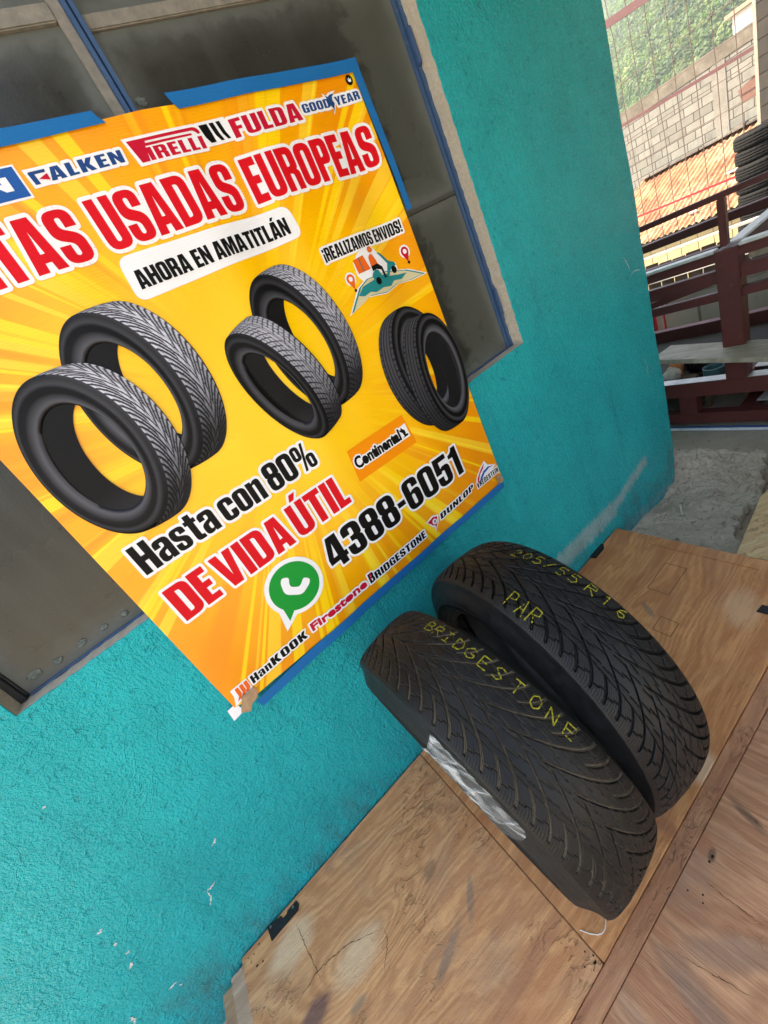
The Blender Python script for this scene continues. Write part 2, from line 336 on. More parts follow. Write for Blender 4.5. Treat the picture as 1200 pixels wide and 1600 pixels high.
def m_leaf(name, cols):
    b = NB(name); c = b.attr('Col'); b.done(c, .6, .25)
    tl = b.n('BsdfTranslucent'); b.l(b.mix(1.0, c, (1.0, 1.25, .6), 'MULTIPLY'), tl.inputs[0]); mx = b.n('MixShader'); mx.inputs[0].default_value = .45
    b.l(b.b.outputs[0], mx.inputs[1]); b.l(tl.outputs[0], mx.inputs[2]); b.l(mx.outputs[0], b.N['Material Output'].inputs[0])
    return b.m
MT = {}
def mt(k, f, *a, **kw):
    if k not in MT: MT[k] = f(*a, **kw)
    return MT[k]
# ---------------------------------------------------------------- mesh helpers
def link(name, me, mats, parent=None):
    o = bpy.data.objects.new(name, me); COL.objects.link(o)
    for m in (mats if isinstance(mats, (list, tuple)) else [mats]):
        if m is not None: me.materials.append(m)
    if parent is not None: o.parent = parent
    return o
def tag(o, label=None, cat=None, group=None, kind=None):
    if label: o['label'] = label
    if cat: o['category'] = cat
    if group: o['group'] = group
    if kind: o['kind'] = kind
    return o
def thing(name, label, cat, loc=(0, 0, 0), group=None):
    o = bpy.data.objects.new(name, None); COL.objects.link(o); o.location = loc; o.empty_display_size = .1
    return tag(o, label, cat, group)
class MB:
    def __init__(s): s.v = []; s.f = []; s.sm = False
    def add(s, vs, fs):
        n = len(s.v); s.v += [tuple(v) for v in vs]; s.f += [tuple(i + n for i in f) for f in fs]; return s
    def box(s, a, b, rot=None, piv=None):
        x0, y0, z0 = a; x1, y1, z1 = b
        vs = [Vector(p) for p in ((x0, y0, z0), (x1, y0, z0), (x1, y1, z0), (x0, y1, z0), (x0, y0, z1), (x1, y0, z1), (x1, y1, z1), (x0, y1, z1))]
        if rot is not None: vs = [rot @ (v - piv) + piv for v in vs]
        return s.add(vs, [(0, 3, 2, 1), (4, 5, 6, 7), (0, 1, 5, 4), (1, 2, 6, 5), (2, 3, 7, 6), (3, 0, 4, 7)])
    def bar(s, p, q, wx, wy, up=(0, 0, 1)):
        p = Vector(p); q = Vector(q); d = (q - p).normalized(); u = Vector(up)
        if abs(d.dot(u)) > .95: u = Vector((1, 0, 0))
        a = d.cross(u).normalized(); c = a.cross(d).normalized()
        vs = [e + a * sx * wx / 2 + c * sy * wy / 2 for e in (p, q) for sx, sy in ((-1, -1), (1, -1), (1, 1), (-1, 1))]
        return s.add(vs, [(0, 3, 2, 1), (4, 5, 6, 7), (0, 1, 5, 4), (1, 2, 6, 5), (2, 3, 7, 6), (3, 0, 4, 7)])
    def tube(s, pts, r, n=8, cap=True):
        pts = [Vector(p) for p in pts]; rings = []
        for i, p in enumerate(pts):
            d = (pts[min(i + 1, len(pts) - 1)] - pts[max(i - 1, 0)]).normalized()
            u = Vector((0, 0, 1)) if abs(d.z) < .9 else Vector((1, 0, 0)); a = d.cross(u).normalized(); c = a.cross(d)
            rr = r[i] if isinstance(r, (list, tuple)) else r
            rings.append([p + (a * math.cos(t) + c * math.sin(t)) * rr for t in [2 * math.pi * k / n for k in range(n)]])
        vs = [v for R in rings for v in R]; fs = []
        for i in range(len(rings) - 1):
            for k in range(n): fs.append((i * n + k, i * n + (k + 1) % n, (i + 1) * n + (k + 1) % n, (i + 1) * n + k))
        if cap: fs.append(tuple(range(n))[::-1]); fs.append(tuple((len(rings) - 1) * n + k for k in range(n)))
        return s.add(vs, fs)
    def build(s, name, mats, parent=None, bevel=0, smooth=False, seg=2):
        me = bpy.data.meshes.new(name); me.from_pydata(s.v, [], s.f); me.update()
        bm = bmesh.new(); bm.from_mesh(me)
        bmesh.ops.recalc_face_normals(bm, faces=bm.faces)
        if bevel: bmesh.ops.bevel(bm, geom=bm.edges[:], offset=bevel, segments=seg, affect='EDGES', clamp_overlap=True)
        if smooth:
            for f in bm.faces: f.smooth = True
        bm.to_mesh(me); bm.free()
        return link(name, me, mats, parent)
def npmesh(name, V, Q, smooth=True):
    me = bpy.data.meshes.new(name); me.from_pydata(np.asarray(V).tolist(), [], np.asarray(Q).tolist()); me.update()
    if smooth: me.polygons.foreach_set('use_smooth', np.ones(len(me.polygons), dtype=bool))
    return me
def fastmesh(name, V, k):
    V = np.asarray(V, dtype=np.float32); n = len(V); me = bpy.data.meshes.new(name); me.vertices.add(n); me.vertices.foreach_set('co', V.ravel())
    me.loops.add(n); me.loops.foreach_set('vertex_index', np.arange(n, dtype=np.int32)); me.polygons.add(n // k); me.polygons.foreach_set('loop_start', np.arange(0, n, k, dtype=np.int32)); me.update(calc_edges=True); return me
def fattr(me, name, arr):
    a = me.attributes.new(name, 'FLOAT', 'POINT'); a.data.foreach_set('value', np.asarray(arr, dtype=np.float32))
def vcol(me, arr):
    a = me.attributes.new('Col', 'FLOAT_COLOR', 'POINT'); arr = np.asarray(arr, dtype=np.float32)
    a.data.foreach_set('color', np.c_[arr, np.ones(len(arr))].astype(np.float32).ravel())
def hsh(a, b=0.0):
    v = np.sin(np.asarray(a) * 127.1 + np.asarray(b) * 311.7) * 43758.5453; return v - np.floor(v)
def vnoise(x, y, seed=0):
    xi = np.floor(x); yi = np.floor(y); xf = x - xi; yf = y - yi; xf = xf * xf * (3 - 2 * xf); yf = yf * yf * (3 - 2 * yf)
    g = lambda i, j: hsh(xi + i + seed * 17.3, yi + j)
    return (g(0, 0) * (1 - xf) + g(1, 0) * xf) * (1 - yf) + (g(0, 1) * (1 - xf) + g(1, 1) * xf) * yf
def fbm(x, y, seed=0, oct=4):
    s = 0; a = .5
    for k in range(oct): s = s + a * vnoise(x * 2 ** k, y * 2 ** k, seed + k); a *= .5
    return s
# ================================================================ SETTING
def ground_sheet():
    V = [(-900, -900, -2.7), (900, -900, -2.7), (900, 900, -2.7), (-900, 900, -2.7)]
    me = npmesh('ground', V, [(0, 1, 2, 3)], False)
    tag(link('ground', me, mt('earth', m_concrete, 'dry earth', (.20, .17, .13), (.32, .28, .22), .6, .4)), kind='structure')
ground_sheet()
fl = MB(); fl.box((-6, -9, -2.75), (5.2, 6.5, -.126))
tag(fl.build('floor', mt('floor', m_concrete, 'smooth dirty concrete floor', (.34, .30, .235), (.50, .45, .36), .5, 1.0)), kind='structure')
# rough broken concrete step beside the corner
def concrete_step():
    xs = np.linspace(.9, 2.06, 420); ys = np.linspace(-.50, .30, 300)
    X, Y = np.meshgrid(xs, ys, indexing='ij')
    edge = -.375 + (X - 1.3) * .17 + (fbm(X * 9, X * 0, 3) - .5) * .10 + (fbm(X * 30, X * 0, 4) - .5) * .03          # broken front edge
    edge2 = 2.035 + (fbm(Y * 8, Y * 0, 5) - .5) * .03
    Z = -.094 + (fbm(X * 9, Y * 9, 1) - .5) * .040 * np.clip((X - 1.15) * 2.2, .35, 1) + (fbm(X * 38, Y * 46, 8, 4) - .5) * .026 * np.clip((X - 1.2) * 2.0, .25, 1) - np.maximum(0, X - 1.75) * .02
    Z = Z - .012 * np.clip((fbm(X * 5, Y * 5, 11) - .5) * 6, 0, 1)
    below = np.clip((edge - Y) / .012, 0, 1); Z = Z * (1 - below) + (-.30) * below
    b2 = np.clip((X - edge2) / .012, 0, 1); Z = Z * (1 - b2) + (-.20) * b2
    n, m = X.shape
    idx = np.arange(n * m).reshape(n, m)
    Q = np.stack([idx[:-1, :-1], idx[1:, :-1], idx[1:, 1:], idx[:-1, 1:]], -1).reshape(-1, 4)
    me = npmesh('concrete_step', np.stack([X, Y, Z], -1).reshape(-1, 3), Q)
    tag(link('concrete_step', me, mt('step', m_concrete, 'rough broken concrete', (.45, .395, .31), (.64, .575, .465), 1.0, 1.3)), kind='structure')
concrete_step()
# ================================================================ BUILDING
bld = thing('building', 'teal stuccoed building with a dark steel-framed window behind the tyres', 'building', (0, 0, -.13))
def corner_x(z):
    return float(np.interp(z, [-.4, -.13, -.02, .12, .375, 1.0, 1.635, 3.4], [1.748, 1.755, 1.782, 1.797, 1.806, 1.815, 1.823, 1.842]))
WX0, WX1, WZ0, WZ1, WD = -.483, 1.058, .910, 2.02, .050
def wall_mesh():
    rnd = random.Random(3)
    outer = []; zs = [-.4 + 3.8 * k / 60 for k in range(61)]
    jog = lambda z: .004 * (math.sin(z * 7.3) + .6 * math.sin(z * 17.1 + 1))
    outer = [(-1.45, -.4)] + [(corner_x(z) - .018 + jog(z), z) for z in zs] + [(-1.45, 3.4)]
    hole = []
    def side(p, q, n, amp):
        for k in range(n):
            t = k / n; j = rnd.uniform(-amp, amp)
            x = p[0] + (q[0] - p[0]) * t; z = p[1] + (q[1] - p[1]) * t
            hole.append((x + (j if p[0] == q[0] else 0), z + (j if p[1] == q[1] else 0)))
    tilt = -.010
    side((WX0, WZ0), (WX1, WZ0), 110, .0016); side((WX1, WZ0), (WX1, WZ1), 90, .0022); side((WX1, WZ1), (WX0, WZ1), 40, .002); side((WX0, WZ1), (WX0, WZ0), 60, .002)
    tri = tessellate_polygon([[Vector((x, z, 0)) for x, z in outer], [Vector((x, z, 0)) for x, z in hole]])
    V = [(x, 0, z) for x, z in outer + hole]; F = [tuple(t) for t in tri]
    no, nh = len(outer), len(hole); bm = bmesh.new()
    vs = [bm.verts.new(v) for v in V]
    for t in F:
        f = bm.faces.new([vs[i] for i in t]); f.material_index = 0
    # reveal
    back = [bm.verts.new((x, WD + .004, z)) for x, z in hole]
    soft = [bm.verts.new((x, .004, z)) for x, z in hole]
    for k in range(nh):
        k2 = (k + 1) % nh
        f = bm.faces.new((vs[no + k], vs[no + k2], soft[k2], soft[k])); f.material_index = 0
        f = bm.faces.new((soft[k], soft[k2], back[k2], back[k])); f.material_index = 1
    # rounded corner and the side face
    prev = [vs[i] for i in range(1, 62)]
    for (dx, dy) in ((.009, .0025), (.0155, .009), (.018, .018), (.020, 1.2), (.020, 4.5)):
        cur = [bm.verts.new((corner_x(z) - .018 + jog(z) * (1 if dy < 1 else 0) + dx, dy, z)) for z in zs]
        for k in range(60): bm.faces.new((prev[k], cur[k], cur[k + 1], prev[k + 1])).material_index = 0
        prev = cur
    bmesh.ops.recalc_face_normals(bm, faces=bm.faces)
    me = bpy.data.meshes.new('wall'); bm.to_mesh(me); bm.free()
    for p in me.polygons:
        if p.material_index == 0 and abs(p.normal.y) < .999: p.use_smooth = True
    return me
M_ST = mt('stucco', m_stucco)
wall = link('wall', wall_mesh(), [M_ST, mt('reveal', m_plaster, 'sandy bare plaster', (.40, .345, .26), (.60, .53, .42))], bld)
wall.location = (0, 0, .13)
# body behind the wall; unseen canopy roof, added to darken the wall's right part
mb = MB(); mb.box((-1.45, .06, -.4), (1.70, 4.4, 3.3)); o = mb.build('rear_wall', M_ST, bld); o.location = (0, 0, .13)
mb = MB()
def corrug(mb, x0, x1, y0, y1, z0, z1, step=.04, amp=.012):
    n = int((x1 - x0) / step)
    for k in range(n):
        xa = x0 + k * step; xb = xa + step; za = amp * math.sin(k * math.pi / 2); zb = amp * math.sin((k + 1) * math.pi / 2)
        mb.add([(xa, y0, z0 + za), (xb, y0, z0 + zb), (xb, y1, z1 + zb), (xa, y1, z1 + za)], [(0, 1, 2, 3)])
CAN = dict(x0=.35, x1=3.5, y0=-2.7, y1=4.6, z0=1.98, z1=3.42)
corrug(mb, CAN['x0'], CAN['x1'], CAN['y0'], CAN['y1'], CAN['z0'] , CAN['z1'])
o = mb.build('roof', mt('shade_canopy', plain, 'unseen shade roof sheet', (.22, .21, .20), .6), bld); o.location = (0, 0, .13)  # unseen roof, added for its shade
M_CHIP = mt('chip', m_plaster, 'bare white plaster', (.50, .53, .50), (.72, .74, .70), 200, .4)
def chip(p, q, wd, seed):
    """a scrape through the paint, from picture point p to q"""
    rn = random.Random(seed); A = at(*p, 1, 0); B = at(*q, 1, 0); n = 12; V = []; d = (B - A); nn = Vector((-d.z, 0, d.x)).normalized()
    for i in range(n + 1):
        t = i / n; c = A.lerp(B, t) + nn * rn.uniform(-1, 1) * wd * .8 + nn * math.sin(t * 3.1) * d.length * .12; h = wd * rn.uniform(.25, 1.0) * math.sin(math.pi * (t * .92 + .04))
        V += [(c.x - nn.x * h, -.0010, c.z - nn.z * h), (c.x + nn.x * h, -.0010, c.z + nn.z * h)]
    me = npmesh('paint_chip', V, [(2 * i, 2 * i + 1, 2 * i + 3, 2 * i + 2) for i in range(n)], False); o = link('paint_chip', me, M_CHIP, bld); o.location = (0, 0, .13)
for k, (p, q, wd) in enumerate((((336, 1376), (322, 1392), .0030), ((322, 1392), (328, 1416), .0022), ((335, 1308), (331, 1322), .0030), ((160, 1450), (150, 1460), .0040), ((181, 1472), (178, 1478), .0040), ((202, 1484), (196, 1491), .0030),
        ((206, 1502), (201, 1514), .0040), ((278, 1532), (262, 1545), .0035), ((280, 1540), (285, 1536), .0030), ((66, 1262), (72, 1260), .0030), ((202, 1590), (210, 1600), .0050), ((973, 402), (984, 428), .0022), ((984, 432), (1002, 422), .0018), ((1006, 560), (1012, 590), .0016))): chip(p, q, wd, k)
pw = MB(); pw.box((1.15, -2.05, -.126), (3.7, -1.93, 2.2)); o = pw.build('added_shade_wall', mt('shade_wall', m_plaster, 'dark unseen shade wall', (.10, .095, .085), (.15, .14, .13), 20, .4), bld, .004); o.location = (0, 0, .13)  # unseen wall, added to darken the right of the teal wall
# window ---------------------------------------------------------
M_BLUE = mt('blue', m_paint, 'blue painted steel', (.035, .085, .185), .4, (.22, .25, .28), .5)
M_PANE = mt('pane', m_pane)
M_PUTTY = mt('putty', m_plaster, 'dusty grey putty', (.16, .15, .13), (.27, .25, .21), 60, .4)
Y0 = WD
wf = MB()
for a, b in (((1.0335, Y0 - .004, WZ0 + .001), (1.0440, Y0 + .012, WZ1 - .001)), ((1.0462, Y0 - .007, WZ0 + .001), (WX1 + .002, Y0 + .012, WZ1 - .001)),
             ((WX0 + .0165, Y0 - .004, WZ0 + .0005), (1.0330, Y0 + .012, WZ0 + .0052)), ((WX0 + .0165, Y0 - .004, WZ1 - .02), (1.0330, Y0 + .012, WZ1 - .001))):
    wf.box(a, b)
win = wf.build('window', M_BLUE, bld, .0010); win.location = (0, 0, .13)
jm = MB(); jm.box((WX0 - .002, Y0 - .010, WZ0 + .001), (WX0 + .012, Y0 + .012, WZ1 - .001)); jm.box((WX0 + .0125, Y0 - .004, WZ0 + .006), (WX0 + .016, Y0 + .012, WZ1 - .021))
jm.build('jamb', mt('jamb', m_paint, 'steel in painted shade', (.012, .013, .016), .5, (.08, .06, .04), .4), win, .001)  # left jamb: its shade is painted in as a near-black colour
mm = MB()
mm.box((.3235, Y0 - .016, WZ0 + .011), (.3305, Y0 + .010, WZ1 - .021)); mm.box((.3335, Y0 - .018, WZ0 + .011), (.3415, Y0 + .010, WZ1 - .021))
mm.build('mullion', M_BLUE, win, .001)
pt = MB(); pt.box((.304, Y0 - .006, WZ0 + .012), (.3232, Y0 + .008, WZ1 - .022)); pt.build('putty_strip', M_PUTTY, win, .001)
tb = MB(); tb.box((WX0 + .027, Y0 - .008, 1.817), (.3035, Y0 + .008, 1.842)); tb.box((.3418, Y0 - .006, 1.80), (1.0275, Y0 + .008, 1.822)); tb.build('top_rail', M_PUTTY, win, .002)
tr = MB(); tr.box((.3418, Y0 - .007, 1.3575), (1.0275, Y0 + .008, 1.3665)); tr.build('transom', mt('dsteel', m_paint, 'grey dusty steel', (.06, .06, .055), .45), win, .0015)
hg = mt('hingeblue', m_paint, 'worn blue hinge', (.03, .075, .17), .4, (.3, .3, .3), .5)
for za, zb in ((1.632, 1.708), (1.010, 1.094)):
    h = MB(); h.box((1.0455, Y0 - .012, za), (1.0555, Y0 - .0045, zb)); h.tube([(1.0505, Y0 - .013, za + .003), (1.0505, Y0 - .013, zb - .003)], .004, 8); h.build('hinge', hg, win, .001)
def pane(x0, x1, z0, z1):
    me = npmesh('pane', [(x0, Y0, z0), (x1, Y0, z0), (x1, Y0, z1), (x0, Y0, z1), (x0, Y0 + .004, z0), (x1, Y0 + .004, z0), (x1, Y0 + .004, z1), (x0, Y0 + .004, z1)],
                [(0, 1, 2, 3), (4, 7, 6, 5)], False)
    uv = me.uv_layers.new(name='UVMap')
    for p in me.polygons:
        for li in p.loop_indices:
            v = me.vertices[me.loops[li].vertex_index].co; uv.data[li].uv = (v.x - x0, v.z - z0)
    fattr(me, 'pane_w', [x1 - x0] * 8); fattr(me, 'pane_h', [z1 - z0] * 8)
    return link('pane', me, M_PANE, win)
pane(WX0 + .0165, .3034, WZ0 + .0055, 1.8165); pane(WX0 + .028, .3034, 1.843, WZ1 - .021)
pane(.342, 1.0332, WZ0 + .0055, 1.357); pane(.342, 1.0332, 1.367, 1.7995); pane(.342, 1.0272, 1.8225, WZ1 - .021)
M_SEAL = mt('seal', plain, 'dried silicone', (.105, .12, .11), .75, .2, .5, 260, .5)
def blob(p, r, seed):
    rn = random.Random(seed); me = bpy.data.meshes.new('sealant_blob'); bm = bmesh.new(); bmesh.ops.create_icosphere(bm, subdivisions=3, radius=1)
    for v in bm.verts:
        k = 1 + 1.1 * (fbm(np.array(v.co.x * 2 + seed), np.array(v.co.z * 2 + v.co.y)) - .5)
        v.co = Vector((v.co.x * r * k, v.co.y * .0011, v.co.z * r * .8 * k)) + Vector(p)
    for f in bm.faces: f.smooth = True
    bm.to_mesh(me); bm.free(); link('sealant_blob', me, M_SEAL, win)
for i, (x, z, r) in enumerate(((-.395, .936, .0095), (-.345, .937, .0095), (-.300, .937, .0085), (-.255, .935, .008), (-.437, .94, .012), (.362, 1.70, .010), (.99, .962, .006))): blob((x, Y0 - .001, z), r, i)
# ================================================================ BANNER
BU = Vector((.99924, 0, -.0390)); BV = Vector((.0390, 0, .99924)); BN = Vector((0, -1, 0))
BO = Vector((-.225, -.0135, .615))
ban = thing('banner', 'yellow and orange vinyl banner advertising used European tyres, taped over the window', 'banner', BO)
ban.matrix_world = Matrix(((BU.x, BV.x, BN.x, BO.x), (BU.y, BV.y, BN.y, BO.y), (BU.z, BV.z, BN.z, BO.z), (0, 0, 0, 1)))
def wave(u, v):
    a = .0012 + .0052 * np.clip((v - .35) * 1.3, 0, 1) * np.clip((u - .25) * 1.5, 0, 1)
    a = a * np.clip((1.075 - v) * 5, .22, 1)
    return a * (np.sin(u * 24 + 2.2 * v + .5) + .6 * np.sin(u * 41 - 3.1 * v + 1.1)) + .0012 * np.sin(v * 9 + u * 3)
def settle(me, base):
    """lay a print on the wavy sheet: z = wave + its layer"""
    n = len(me.vertices); co = np.empty(n * 3); me.vertices.foreach_get('co', co); co = co.reshape(-1, 3)
    co[:, 2] += wave(co[:, 0], co[:, 1]) + base
    me.vertices.foreach_set('co', co.ravel()); me.update()
def flatmesh(name, V2, F, layer, mat, parent, cut=True):
    me = bpy.data.meshes.new(name); me.from_pydata([(x, y, 0) for x, y in V2], [], F); me.update()
    bm = bmesh.new(); bm.from_mesh(me)
    bmesh.ops.remove_doubles(bm, verts=bm.verts, dist=1e-6)
    if cut:
        us = [v.co.x for v in bm.verts]; vs = [v.co.y for v in bm.verts]
        for k in range(int(min(us) / .02), int(max(us) / .02) + 1):
            bmesh.ops.bisect_plane(bm, geom=bm.verts[:] + bm.edges[:] + bm.faces[:], plane_co=(k * .02, 0, 0), plane_no=(1, 0, 0))
        for k in range(int(min(vs) / .04), int(max(vs) / .04) + 1):
            bmesh.ops.bisect_plane(bm, geom=bm.verts[:] + bm.edges[:] + bm.faces[:], plane_co=(0, k * .04, 0), plane_no=(0, 1, 0))
    for f in bm.faces:
        if f.normal.z < 0: f.normal_flip()
    bm.to_mesh(me); bm.free(); settle(me, layer)
    return link(name, me, mat, parent)
L0, L1, L2, L3, L4 = .0, .0006, .0010, .0014, .0018
def banner_sheet():
    nu, nv = 100, 108
    us = np.linspace(0, 1, nu); vs = np.linspace(0, 1, nv); U, Vv = np.meshgrid(us, vs, indexing='ij')
    lo = np.interp(us, [0, .05, .3, .5, .75, 1], [.0, -.012, -.012, -.010, -.004, .006]); hi = np.interp(us, [0, .3, .45, .52, .6, 1], [1.060, 1.062, 1.062, 1.064, 1.062, 1.058])
    x = U * (.978 + .012 * (1 - Vv)); y = lo[:, None] + (hi - lo)[:, None] * Vv
    idx = np.arange(nu * nv).reshape(nu, nv)
    Q = np.stack([idx[:-1, :-1], idx[1:, :-1], idx[1:, 1:], idx[:-1, 1:]], -1).reshape(-1, 4)
    me = npmesh('sheet', np.stack([x, y, 0 * x], -1).reshape(-1, 3), Q)
    uv = me.uv_layers.new(name='UVMap'); co = np.stack([x, y], -1).reshape(-1, 2)
    li = np.empty(len(me.loops), dtype=np.int32); me.loops.foreach_get('vertex_index', li); uv.data.foreach_set('uv', co[li].astype(np.float32).ravel())
    settle(me, L0)
    return link('sheet', me, mt('banner', m_banner), ban)
banner_sheet()
C_RED = mt('p_red', m_print, 'red ink', (.62, .004, .012)); C_BLK = mt('p_blk', m_print, 'black ink', (.002, .002, .002)); C_WHT = mt('p_wht', m_print, 'white ink', (.78, .78, .80))
C_NAVY = mt('p_navy', m_print, 'navy ink', (.012, .055, .20)); C_BLUE = mt('p_blue', m_print, 'blue ink', (.012, .09, .33)); C_GRN = mt('p_grn', m_print, 'green ink', (.0, .27, .035))
C_ORG = mt('p_org', m_print, 'orange ink', (.86, .26, .004)); C_ORG2 = mt('p_org2', m_print, 'red orange ink', (.75, .12, .012)); C_TEAL = mt('p_teal', m_print, 'teal ink', (.006, .20, .21)); C_BEI = mt('p_bei', m_print, 'beige ink', (.55, .50, .30)); C_PRD = mt('p_prd', m_print, 'crimson ink', (.50, .006, .03))
